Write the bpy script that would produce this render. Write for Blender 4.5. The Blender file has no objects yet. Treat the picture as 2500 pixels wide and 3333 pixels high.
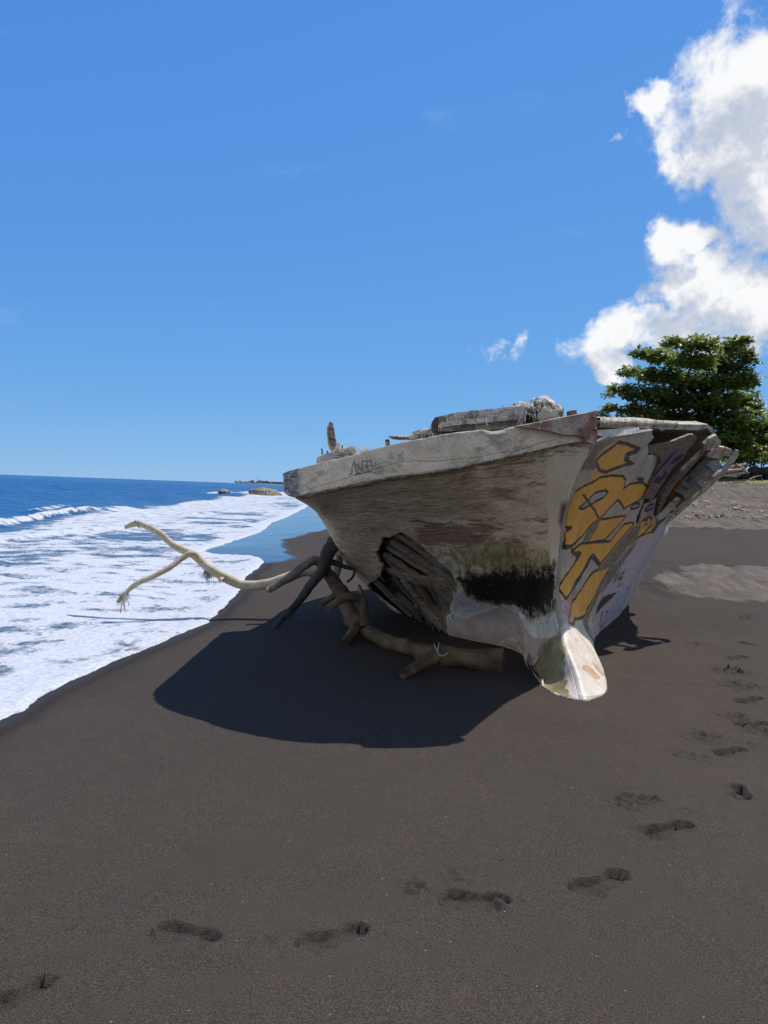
import bpy, bmesh, math, random
import numpy as np
from mathutils import Vector, Matrix

random.seed(7)
rng = np.random.default_rng(7)
scene = bpy.context.scene
C = scene.collection

# ------------------------------------------------------------------ camera
CAM = np.array([0.0, 0.0, 1.6])
pitch, roll = math.atan(77.5 / 2500), math.atan(0.03625)
fwd = Vector((0, math.cos(pitch), -math.sin(pitch)))
up0 = Vector((0, math.sin(pitch), math.cos(pitch)))
rgt = math.cos(roll) * Vector((1, 0, 0)) + math.sin(roll) * up0
upv = -math.sin(roll) * Vector((1, 0, 0)) + math.cos(roll) * up0
cd = bpy.data.cameras.new('camera')
cd.sensor_fit = 'HORIZONTAL'; cd.sensor_width = 36.0; cd.lens = 36.0
cd.clip_start = 0.05; cd.clip_end = 20000
cam = bpy.data.objects.new('camera', cd); C.objects.link(cam)
M4 = Matrix(((rgt.x, upv.x, -fwd.x, 0), (rgt.y, upv.y, -fwd.y, 0), (rgt.z, upv.z, -fwd.z, 1.6), (0, 0, 0, 1)))
cam.matrix_world = M4
scene.camera = cam

# ------------------------------------------------------------------ sun and sky
TO_SUN = Vector((0.49, 0.415, 1.0)).normalized()
SUN_EL = math.asin(TO_SUN.z)
SUN_AZ = math.atan2(TO_SUN.x, TO_SUN.y)          # from +Y towards +X
sl = bpy.data.lights.new('sun', 'SUN'); sl.energy = 4.9; sl.angle = math.radians(0.53); sl.color = (1.0, 0.96, 0.90)
so = bpy.data.objects.new('sun', sl); C.objects.link(so)
so.rotation_euler = TO_SUN.to_track_quat('Z', 'Y').to_euler(); so.location = (20, 16, 40)

scene.view_settings.view_transform = 'Standard'
scene.view_settings.look = 'None'
scene.view_settings.exposure = 0.0
scene.view_settings.gamma = 1.0
scene.view_settings.use_curve_mapping = False
scene.cycles.use_denoising = True
scene.cycles.max_bounces = 6
scene.cycles.diffuse_bounces = 3
scene.cycles.glossy_bounces = 3
scene.cycles.transparent_max_bounces = 6
scene.cycles.caustics_reflective = False
scene.cycles.caustics_refractive = False

# ------------------------------------------------------------------ node helper
class NT:
    def __init__(self, tree):
        self.t = tree; self.n = tree.nodes; self.l = tree.links
    def new(self, ty, **kw):
        nd = self.n.new(ty)
        for k, v in kw.items():
            if k.startswith('_'): continue
            setattr(nd, k, v)
        return nd
    def put(self, sock, v):
        if v is None: return
        if isinstance(v, bpy.types.NodeSocket): self.l.new(v, sock)
        else:
            if sock.type == 'RGBA' and len(v) == 3: v = (*v, 1)
            sock.default_value = v
    def math(self, op, a, b=None, c=None, clamp=False):
        nd = self.new('ShaderNodeMath', operation=op, use_clamp=clamp)
        self.put(nd.inputs[0], a); self.put(nd.inputs[1], b); self.put(nd.inputs[2], c)
        return nd.outputs[0]
    def add(self, a, b): return self.math('ADD', a, b)
    def mul(self, a, b): return self.math('MULTIPLY', a, b)
    def vmath(self, op, a, b=None):
        nd = self.new('ShaderNodeVectorMath', operation=op)
        self.put(nd.inputs[0], a)
        if b is not None: self.put(nd.inputs[1], b)
        return nd.outputs['Value'] if op in ('LENGTH', 'DOT_PRODUCT', 'DISTANCE') else nd.outputs[0]
    def step(self, v, a, b, lo=0.0, hi=1.0):
        nd = self.new('ShaderNodeMapRange', interpolation_type='SMOOTHSTEP')
        self.put(nd.inputs[0], v); self.put(nd.inputs[1], a); self.put(nd.inputs[2], b)
        nd.inputs[3].default_value = lo; nd.inputs[4].default_value = hi
        return nd.outputs[0]
    def mix(self, f, a, b, mode='MIX'):
        nd = self.new('ShaderNodeMix', data_type='RGBA', blend_type=mode)
        self.put(nd.inputs[0], f); self.put(nd.inputs[6], a); self.put(nd.inputs[7], b)
        return nd.outputs[2]
    def coord(self, scale=(1, 1, 1), which='Object', rot=(0, 0, 0), loc=(0, 0, 0)):
        tc = self.new('ShaderNodeTexCoord'); mp = self.new('ShaderNodeMapping')
        mp.inputs['Scale'].default_value = scale; mp.inputs['Rotation'].default_value = rot; mp.inputs['Location'].default_value = loc
        self.l.new(tc.outputs[which], mp.inputs[0]); return mp.outputs[0]
    def noise(self, scale=5, detail=4, rough=0.55, vec=None, dist=0.0, lac=2.0):
        nd = self.new('ShaderNodeTexNoise')
        if vec is not None: self.put(nd.inputs['Vector'], vec)
        nd.inputs['Scale'].default_value = scale; nd.inputs['Detail'].default_value = detail
        nd.inputs['Roughness'].default_value = rough; nd.inputs['Distortion'].default_value = dist
        nd.inputs['Lacunarity'].default_value = lac
        return nd.outputs[0]
    def voronoi(self, scale=5, vec=None, feature='F1', rand=1.0, out='Distance'):
        nd = self.new('ShaderNodeTexVoronoi', feature=feature)
        if vec is not None: self.put(nd.inputs['Vector'], vec)
        nd.inputs['Scale'].default_value = scale; nd.inputs['Randomness'].default_value = rand
        return nd.outputs[out]
    def attr(self, name):
        nd = self.new('ShaderNodeAttribute', attribute_name=name)
        sp = self.new('ShaderNodeSeparateColor'); self.l.new(nd.outputs['Color'], sp.inputs[0])
        return sp.outputs[0], sp.outputs[1], sp.outputs[2], nd.outputs['Alpha']
    def bump(self, h, strength=0.5, dist=0.02, normal=None):
        nd = self.new('ShaderNodeBump'); nd.inputs['Strength'].default_value = strength; nd.inputs['Distance'].default_value = dist
        self.put(nd.inputs['Height'], h)
        if normal is not None: self.l.new(normal, nd.inputs['Normal'])
        return nd.outputs[0]

def material(name):
    m = bpy.data.materials.new(name); m.use_nodes = True
    t = NT(m.node_tree); b = m.node_tree.nodes['Principled BSDF']
    return m, t, b

# ------------------------------------------------------------------ world: clear tropical sky with fair weather cumulus
w = bpy.data.worlds.new('World'); scene.world = w; w.use_nodes = True
wt = NT(w.node_tree); bg = w.node_tree.nodes['Background']
sky = wt.new('ShaderNodeTexSky', sky_type='NISHITA'); sky.sun_disc = False
sky.sun_elevation = SUN_EL; sky.sun_rotation = SUN_AZ
sky.altitude = 0; sky.air_density = 0.7; sky.dust_density = 0.0; sky.ozone_density = 1.5
SKY_STRENGTH = 0.12
# the camera's own tone curve flattens the sky: each channel gets a gamma and a gain
sp_ = wt.new('ShaderNodeSeparateColor'); wt.l.new(sky.outputs[0], sp_.inputs[0]); cb0 = wt.new('ShaderNodeCombineColor')
for k_, (gain, pw) in enumerate(((0.270, 0.62), (0.475, 0.42), (0.80, 0.13))):
    wt.l.new(wt.math('MULTIPLY', wt.math('POWER', wt.math('MULTIPLY', sp_.outputs[k_], 0.15), pw), gain / SKY_STRENGTH), cb0.inputs[k_])
SKYCOL = cb0.outputs[0]
tc = wt.new('ShaderNodeTexCoord'); dirv = tc.outputs['Generated']
sx = wt.new('ShaderNodeSeparateXYZ'); wt.l.new(dirv, sx.inputs[0])
az = wt.math('ARCTAN2', sx.outputs[0], sx.outputs[1]); el = wt.math('ARCSINE', sx.outputs[2])
cmb = wt.new('ShaderNodeCombineXYZ'); wt.l.new(az, cmb.inputs[0]); wt.l.new(el, cmb.inputs[1])
ae = cmb.outputs[0]
# clouds: azimuth and elevation (radians) and angular size of each billow
CLOUDS = [(0.4348, 0.4378, 0.1141, 0.0874, 1.0), (0.4004, 0.4101, 0.0699, 0.0568, 1.0), (0.3195, 0.4505, 0.0313, 0.0218, 1.0), (0.3684, 0.3798, 0.0368, 0.0284, 1.0), (0.426, 0.3611, 0.0699, 0.0437, 1.0), (0.4479, 0.3114, 0.0478, 0.0524, 1.0), (0.4205, 0.3429, 0.0442, 0.035, 1.0), (0.3605, 0.2994, 0.0368, 0.0262, 1.0), (0.3851, 0.2504, 0.0718, 0.0459, 1.0), (0.3513, 0.2384, 0.0478, 0.0328, 1.0), (0.4327, 0.2287, 0.0736, 0.0459, 1.0), (0.3142, 0.2008, 0.0515, 0.0306, 1.0), (0.2699, 0.1761, 0.0478, 0.0288, 1.0), (0.2781, 0.1556, 0.0368, 0.0201, 1.0), (0.387, 0.2105, 0.0994, 0.0306, 1.0), (0.4471, 0.1989, 0.0294, 0.0218, 1.0), (0.1429, 0.1875, 0.0228, 0.0105, 0.32), (0.1496, 0.1936, 0.0184, 0.0079, 0.3), (0.1648, 0.2004, 0.0118, 0.0114, 0.34), (0.3926, 0.4892, 0.0258, 0.0197, 0.3), (0.3909, 0.4612, 0.0221, 0.0175, 0.35), (0.2819, 0.4188, 0.011, 0.007, 0.3), (-0.0346, 0.0422, 0.011, 0.0035, 0.25)]
def cloud_field(vec):
    warp = wt.new('ShaderNodeTexNoise'); warp.inputs['Scale'].default_value = 11; warp.inputs['Detail'].default_value = 4; warp.inputs['Roughness'].default_value = 0.62
    wt.put(warp.inputs['Vector'], vec)
    off = wt.vmath('SCALE', wt.vmath('SUBTRACT', warp.outputs['Color'], (0.5, 0.5, 0.5))); off.node.inputs[3].default_value = 0.10
    v2 = wt.vmath('ADD', vec, off)
    best = None
    for (ca, ce, ra, re, pk) in CLOUDS:
        d = wt.vmath('LENGTH', wt.vmath('MULTIPLY', wt.vmath('SUBTRACT', v2, (ca, ce, 0)), (1 / ra, 1 / re, 0)))
        g = wt.mul(wt.math('SUBTRACT', 1.0, d), pk)
        best = g if best is None else wt.math('SMOOTH_MAX', best, g, 0.30)
    # unseen cumulus added outside the view as neutral fill light for the shaded hull
    wide = wt.noise(3.4, 5, 0.55, vec=wt.vmath('MULTIPLY', v2, (1.0, 1.9, 1)))
    ext = wt.mul(wt.mul(wt.step(wt.math('ABSOLUTE', wt.math('SUBTRACT', az, -0.12)), 0.62, 0.80), wt.step(el, 0.03, 0.10)), wt.step(el, 0.95, 0.50))
    g2 = wt.math('SUBTRACT', wt.mul(wt.add(wt.math('SUBTRACT', wide, 0.5), 0.24), wt.mul(ext, 3.4)), wt.mul(wt.math('SUBTRACT', 1.0, ext), 3.0))
    body = wt.math('MAXIMUM', best, g2)
    best = wt.math('MINIMUM', body, 0.55)
    n1 = wt.noise(17, 8, 0.64, vec=vec, dist=0.25)
    return wt.add(best, wt.mul(wt.math('SUBTRACT', n1, 0.5), 1.9)), wt.add(body, wt.mul(wt.math('SUBTRACT', n1, 0.5), 1.3))
f0, b0_ = cloud_field(ae)
f1, b1_ = cloud_field(wt.vmath('ADD', ae, (0.018, 0.040, 0)))
dens = wt.step(f0, -0.10, 0.50)
lit = wt.step(wt.add(wt.mul(wt.math('SUBTRACT', f0, f1), 0.9), wt.mul(b1_, -0.95)), -0.95, 0.10)
ccol = wt.mix(lit, tuple(c / SKY_STRENGTH for c in (0.56, 0.61, 0.71)), tuple(c / SKY_STRENGTH for c in (0.98, 0.98, 0.98)))
# thin streaks high up, very faint
st_ = wt.noise(3.0, 6, 0.6, vec=wt.vmath('MULTIPLY', ae, (1.2, 6.0, 1)), dist=0.6)
wisp = wt.mul(wt.step(st_, 0.60, 0.9), 0.25)
hf = wt.step(el, 0.0, 0.05)
K = 1 / SKY_STRENGTH
skyw = wt.mix(wt.mul(wisp, hf), SKYCOL, (0.75 * K, 0.85 * K, 1.0 * K))
fin = wt.mix(wt.mul(dens, 0.97), skyw, ccol)
wt.l.new(fin, bg.inputs['Color']); bg.inputs['Strength'].default_value = SKY_STRENGTH

# ------------------------------------------------------------------ geometry helpers
def hash3(ix, iy, iz):
    n = (ix * 374761393 + iy * 668265263 + iz * 2147483647 + 1013904223) & 0xFFFFFFFF
    n = ((n ^ (n >> 13)) * 1274126177) & 0xFFFFFFFF
    n = n ^ (n >> 16)
    return (n & 0xFFFFFF) / float(0xFFFFFF)
def vnoise(p):
    """value noise in 0..1 on an (n,3) array"""
    p = np.asarray(p, float); i = np.floor(p).astype(np.int64); f = p - i
    f = f * f * (3 - 2 * f); r = 0
    for dx in (0, 1):
        for dy in (0, 1):
            for dz in (0, 1):
                wgt = (f[:, 0] if dx else 1 - f[:, 0]) * (f[:, 1] if dy else 1 - f[:, 1]) * (f[:, 2] if dz else 1 - f[:, 2])
                r = r + wgt * hash3(i[:, 0] + dx, i[:, 1] + dy, i[:, 2] + dz)
    return r
def fbm(p, octaves=4, gain=0.5):
    a, s, t = 1.0, 0, 0
    p = np.asarray(p, float)
    for k in range(octaves):
        s = s + a * (vnoise(p * 2 ** k + 17.3 * k) - 0.5); t += a; a *= gain
    return s / t                                    # about -0.5..0.5
def n2(x, y, sc, o=4, seed=0.0):
    sh = np.shape(x)
    return fbm(np.stack([np.ravel(x) * sc + seed, np.ravel(y) * sc + seed * 1.7, np.full(np.size(x), seed)], -1), o).reshape(sh)
def sstep(a, b, x):
    t = np.clip((x - a) / (b - a), 0, 1); return t * t * (3 - 2 * t)
def spline(x, y, xs, m0=None):
    x = np.asarray(x, float); y = np.asarray(y, float); xs = np.asarray(xs, float)
    m = np.zeros_like(y); h = x[1:] - x[:-1]; d = (y[1:] - y[:-1]) / h[:, None]
    m[1:-1] = (d[:-1] * h[1:, None] + d[1:] * h[:-1, None]) / (h[1:] + h[:-1])[:, None]
    m[0] = d[0] if m0 is None else m0; m[-1] = d[-1]
    i = np.clip(np.searchsorted(x, xs) - 1, 0, len(x) - 2)
    t = ((xs - x[i]) / h[i])[:, None]; hh = h[i][:, None]
    return (2*t**3-3*t**2+1)*y[i] + (t**3-2*t**2+t)*hh*m[i] + (-2*t**3+3*t**2)*y[i+1] + (t**3-t**2)*hh*m[i+1]
def poly_sd(px, py, poly):
    """signed distance (negative inside) of points to a polygon"""
    poly = np.asarray(poly, float); x = np.ravel(px); y = np.ravel(py)
    d = np.full(x.shape, 1e9); ins = np.zeros(x.shape, bool); n = len(poly)
    for k in range(n):
        a = poly[k]; b = poly[(k + 1) % n]; ab = b - a
        t = np.clip(((x - a[0]) * ab[0] + (y - a[1]) * ab[1]) / (ab @ ab + 1e-12), 0, 1)
        d = np.minimum(d, np.hypot(x - a[0] - t * ab[0], y - a[1] - t * ab[1]))
        c = ((a[1] > y) != (b[1] > y)) & (x < (b[0] - a[0]) * (y - a[1]) / (b[1] - a[1] + 1e-15) + a[0])
        ins ^= c
    return np.where(ins, -d, d).reshape(np.shape(px))
def line_d(px, py, line):
    line = np.asarray(line, float); x = np.ravel(px); y = np.ravel(py); d = np.full(x.shape, 1e9)
    for a, b in zip(line[:-1], line[1:]):
        ab = b - a
        t = np.clip(((x - a[0]) * ab[0] + (y - a[1]) * ab[1]) / (ab @ ab + 1e-12), 0, 1)
        d = np.minimum(d, np.hypot(x - a[0] - t * ab[0], y - a[1] - t * ab[1]))
    return d.reshape(np.shape(px))
def tag(o, label=None, cat=None, group=None, kind=None):
    if label: o['label'] = label
    if cat: o['category'] = cat
    if group: o['group'] = group
    if kind: o['kind'] = kind
    return o
def obj(name, verts, faces, mat, parent=None, smooth=True, attrs=None, kind=None):
    me = bpy.data.meshes.new(name)
    verts = np.asarray(verts, dtype=np.float32).reshape(-1, 3)
    if isinstance(faces, np.ndarray) and faces.ndim == 2:
        k = faces.shape[1]; nf = len(faces)
        me.vertices.add(len(verts)); me.vertices.foreach_set('co', verts.ravel())
        me.loops.add(nf * k); me.loops.foreach_set('vertex_index', faces.ravel().astype(np.int32))
        me.polygons.add(nf); me.polygons.foreach_set('loop_start', np.arange(0, nf * k, k, dtype=np.int32))
        me.update(calc_edges=True); me.validate()
    else:
        me.from_pydata(verts.tolist(), [], faces); me.update()
    if smooth: me.polygons.foreach_set('use_smooth', np.ones(len(me.polygons), bool))
    for nm, arr in (attrs or {}).items():
        at_ = me.color_attributes.new(nm, 'FLOAT_COLOR', 'POINT')
        at_.data.foreach_set('color', np.asarray(arr, np.float32).ravel())
    if mat: me.materials.append(mat)
    o = bpy.data.objects.new(name, me); C.objects.link(o)
    if parent: o.parent = parent
    if kind: o['kind'] = kind
    return o
def empty(name, loc=(0, 0, 0)):
    o = bpy.data.objects.new(name, None); C.objects.link(o); o.location = loc; o.empty_display_size = 0.2; return o
def child(name, root, verts, faces, mat, **kw):
    """a part, its vertices given in world space; the root is only moved, never turned"""
    v = np.asarray(verts, float).reshape(-1, 3) - np.array(root.location)
    return obj(name, v, faces, mat, parent=root, **kw)
def quads(nu, nv, close_v=False):
    i, j = np.meshgrid(np.arange(nu - 1), np.arange(nv if close_v else nv - 1), indexing='ij')
    j2 = (j + 1) % nv
    return np.stack([i * nv + j, (i + 1) * nv + j, (i + 1) * nv + j2, i * nv + j2], -1).reshape(-1, 4)
def rgba(*ch):
    n = len(np.ravel(ch[0])); z = np.zeros((n, 4), np.float32)
    for k, c in enumerate(ch): z[:, k] = np.ravel(c)
    if len(ch) < 4: z[:, 3] = 1
    return z
def tube(pts, seg=12, step=0.03, rough=0.06, seed=0.0, knots=0.0, cap=True, fscale=1.0):
    """a limb along (x,y,z,r) points: tapered, uneven and slightly fluted, with raw ends"""
    P = np.array(pts, float)
    L = np.r_[0, np.cumsum(np.linalg.norm(np.diff(P[:, :3], axis=0), axis=1))]
    n = max(6, int(L[-1] / step)); q = spline(L, P, np.linspace(0, L[-1], n))
    c = q[:, :3]; r = np.abs(q[:, 3]); tg = np.gradient(c, axis=0); tg /= np.linalg.norm(tg, axis=1)[:, None] + 1e-9
    ref = np.array([0.13, 0.21, 0.97]); side = np.cross(tg, ref); side /= np.linalg.norm(side, axis=1)[:, None] + 1e-9
    upn = np.cross(side, tg)
    th = np.linspace(0, 2 * np.pi, seg, endpoint=False)
    ring = side[:, None] * np.cos(th)[None, :, None] + upn[:, None] * np.sin(th)[None, :, None]
    v = c[:, None] + ring * r[:, None, None]
    nz = fbm((v.reshape(-1, 3)) * 9 * fscale + seed, 3).reshape(n, seg) * 2
    along = fbm(np.stack([np.repeat(np.linspace(0, L[-1] * 3, n), seg), np.tile(np.cos(th) * 2.2, n), np.tile(np.sin(th) * 2.2, n)], -1) + seed, 3).reshape(n, seg) * 2
    v = v + ring * (r[:, None] * (rough * nz + rough * 1.3 * along))[..., None]
    if knots:
        kn = np.maximum(0, fbm(v.reshape(-1, 3) * 5 + seed + 9, 2).reshape(n, seg) - 0.12) * 4
        v = v + ring * (r[:, None] * knots * kn)[..., None]
    f = quads(n, seg, True); V = v.reshape(-1, 3)
    if cap:
        e0 = c[0] - tg[0] * r[0] * 0.12; e1 = c[-1] + tg[-1] * r[-1] * 0.3
        F = [list(x) for x in f]; m = len(V); V = np.vstack([V, e0, e1])
        for k in range(seg):
            F.append([(k + 1) % seg, k, m]) ; F.append([(n - 1) * seg + k, (n - 1) * seg + (k + 1) % seg, m + 1])
        return V, F
    return V, [list(x) for x in f]

PORT_COLUMNS = [[0.0,[[1.572,5.834,2.004],[1.533,6.038,1.805],[1.529,6.344,1.579],[1.545,6.65,1.331],[1.596,6.936,1.032],[1.608,7.058,0.732],[1.6,6.916,0.494],[1.591,6.732,0.385],[1.576,6.406,0.263],[1.584,6.171,0.114],[1.579,5.966,0.0]]],[0.06,[[1.429,5.763,1.981],[1.441,6.1,1.699],[1.476,6.559,1.388],[1.523,6.936,1.041],[1.55,7.109,0.683],[1.561,6.987,0.418],[1.511,6.63,0.211],[1.458,6.477,0.059],[1.415,6.151,0.0]]],[0.12,[[1.236,5.712,1.944],[1.277,6.12,1.644],[1.336,6.579,1.33],[1.402,6.987,0.976],[1.458,7.242,0.632],[1.499,7.293,0.332],[1.478,7.191,0.146],[1.434,7.089,0.022],[1.385,6.65,0.0]]],[0.22,[[1.003,5.671,1.879],[1.051,6.069,1.612],[1.118,6.528,1.298],[1.199,6.987,0.94],[1.284,7.344,0.552],[1.372,7.548,0.22],[1.427,7.516,0.0]]],[0.42,[[0.444,5.692,1.739],[0.493,6.222,1.541],[0.566,6.834,1.262],[0.646,7.395,0.909],[0.739,7.854,0.552],[0.832,8.211,0.241],[0.914,8.269,-0.0]]],[0.58,[[-0.009,5.834,1.66],[0.009,6.426,1.508],[0.061,7.089,1.259],[0.155,7.752,0.95],[0.294,8.313,0.607],[0.474,8.67,0.273],[0.7,8.527,0.0]]],[0.72,[[-0.416,6.038,1.566],[-0.406,6.732,1.448],[-0.338,7.446,1.242],[-0.215,8.16,0.968],[-0.028,8.772,0.645],[0.22,9.129,0.303],[0.531,8.89,0.0]]],[0.82,[[-0.667,6.253,1.506],[-0.607,6.885,1.396],[-0.561,7.854,1.215],[-0.467,8.568,0.944],[-0.307,9.18,0.628],[-0.06,9.537,0.311],[0.317,9.569,0.0]]],[0.9,[[-0.765,6.63,1.485],[-0.689,7.344,1.393],[-0.67,8.364,1.234],[-0.585,8.976,0.993],[-0.47,9.588,0.687],[-0.269,9.996,0.403],[0.109,10.425,0.0]]],[0.95,[[-0.765,7.33,1.485],[-0.677,8.044,1.393],[-0.646,9.064,1.234],[-0.55,9.676,0.993],[-0.423,10.288,0.687],[-0.211,10.696,0.403],[0.179,11.125,0.0]]],[1.05,[[-0.765,8.83,1.485],[-0.652,9.544,1.393],[-0.596,10.564,1.234],[-0.475,11.176,0.993],[-0.323,11.788,0.687],[-0.086,12.196,0.403],[0.329,12.625,0.0]]]]  # tables from here on: image pixels cast through the camera to chosen depths
STARBOARD_COLUMNS = [[0.0,[[1.572,5.834,2.004],[1.533,6.038,1.805],[1.529,6.344,1.579],[1.545,6.65,1.331],[1.596,6.936,1.032],[1.608,7.058,0.732],[1.6,6.916,0.494],[1.591,6.732,0.385],[1.576,6.406,0.263],[1.584,6.171,0.114],[1.579,5.966,0.0]]],[0.08,[[1.697,6.069,2.051],[1.65,6.273,1.808],[1.646,6.599,1.525],[1.649,6.865,1.217],[1.658,7.018,0.869],[1.657,6.987,0.591],[1.667,6.732,0.372],[1.706,6.426,0.185],[1.712,6.036,0.0]]],[0.16,[[1.83,6.324,2.105],[1.79,6.548,1.832],[1.778,6.854,1.525],[1.771,7.12,1.177],[1.754,7.222,0.821],[1.741,7.14,0.542],[1.791,6.916,0.327],[1.889,6.732,0.148],[1.869,6.26,0.0]]],[0.26,[[1.989,6.63,2.151],[1.941,6.834,1.859],[1.929,7.14,1.524],[1.916,7.395,1.163],[1.892,7.517,0.791],[1.876,7.446,0.469],[1.939,7.293,0.26],[2.029,7.14,0.119],[2.04,6.859,0.0]]],[0.38,[[2.186,6.987,2.206],[2.137,7.191,1.876],[2.11,7.446,1.525],[2.091,7.701,1.148],[2.054,7.803,0.764],[2.032,7.772,0.453],[2.097,7.803,0.23],[2.168,7.854,0.128],[2.281,8.106,0.0]]],[0.55,[[2.723,7.854,2.316],[2.652,8.058,1.918],[2.579,8.262,1.525],[2.526,8.466,1.112],[2.478,8.588,0.687],[2.458,8.67,0.327],[2.562,8.939,-0.0]]],[0.72,[[3.3,8.721,2.419],[3.15,8.823,1.957],[3.028,8.976,1.527],[2.935,9.129,1.081],[2.859,9.231,0.626],[2.82,9.333,0.274],[2.856,9.503,-0.0]]],[0.86,[[3.833,9.435,2.495],[3.625,9.466,1.992],[3.427,9.537,1.53],[3.292,9.639,1.059],[3.191,9.741,0.618],[3.106,9.792,0.254],[3.077,9.928,0.0]]],[1.0,[[4.174,9.792,2.521],[4.109,10.098,2.027],[3.89,10.149,1.534],[3.676,10.2,1.035],[3.519,10.302,0.567],[3.423,10.404,0.237],[3.436,10.76,0.0]]]]
BAND_TOP = [[1.536,5.763,2.221],[1.332,5.681,2.172],[0.965,5.61,2.089],[0.464,5.61,2.02],[-0.023,5.773,1.915],[-0.551,6.089,1.777],[-0.77,6.324,1.726],[-0.886,6.63,1.698],[-0.886,7.53,1.688],[-0.886,9.03,1.688]]
BAND_BOTTOM = [[1.549,5.773,1.999],[1.344,5.692,1.965],[0.976,5.62,1.871],[0.477,5.63,1.743],[-0.013,5.794,1.658],[-0.545,6.11,1.536],[-0.752,6.344,1.494],[-0.87,6.65,1.523],[-0.87,7.55,1.513],[-0.87,9.05,1.513]]
STARBOARD_GUNWALE = [[1.605,5.916,2.18],[1.984,6.63,2.251],[2.183,6.987,2.286],[2.72,7.854,2.372],[3.299,8.721,2.453],[3.872,9.486,2.527],[4.285,10.098,2.537]]
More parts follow.
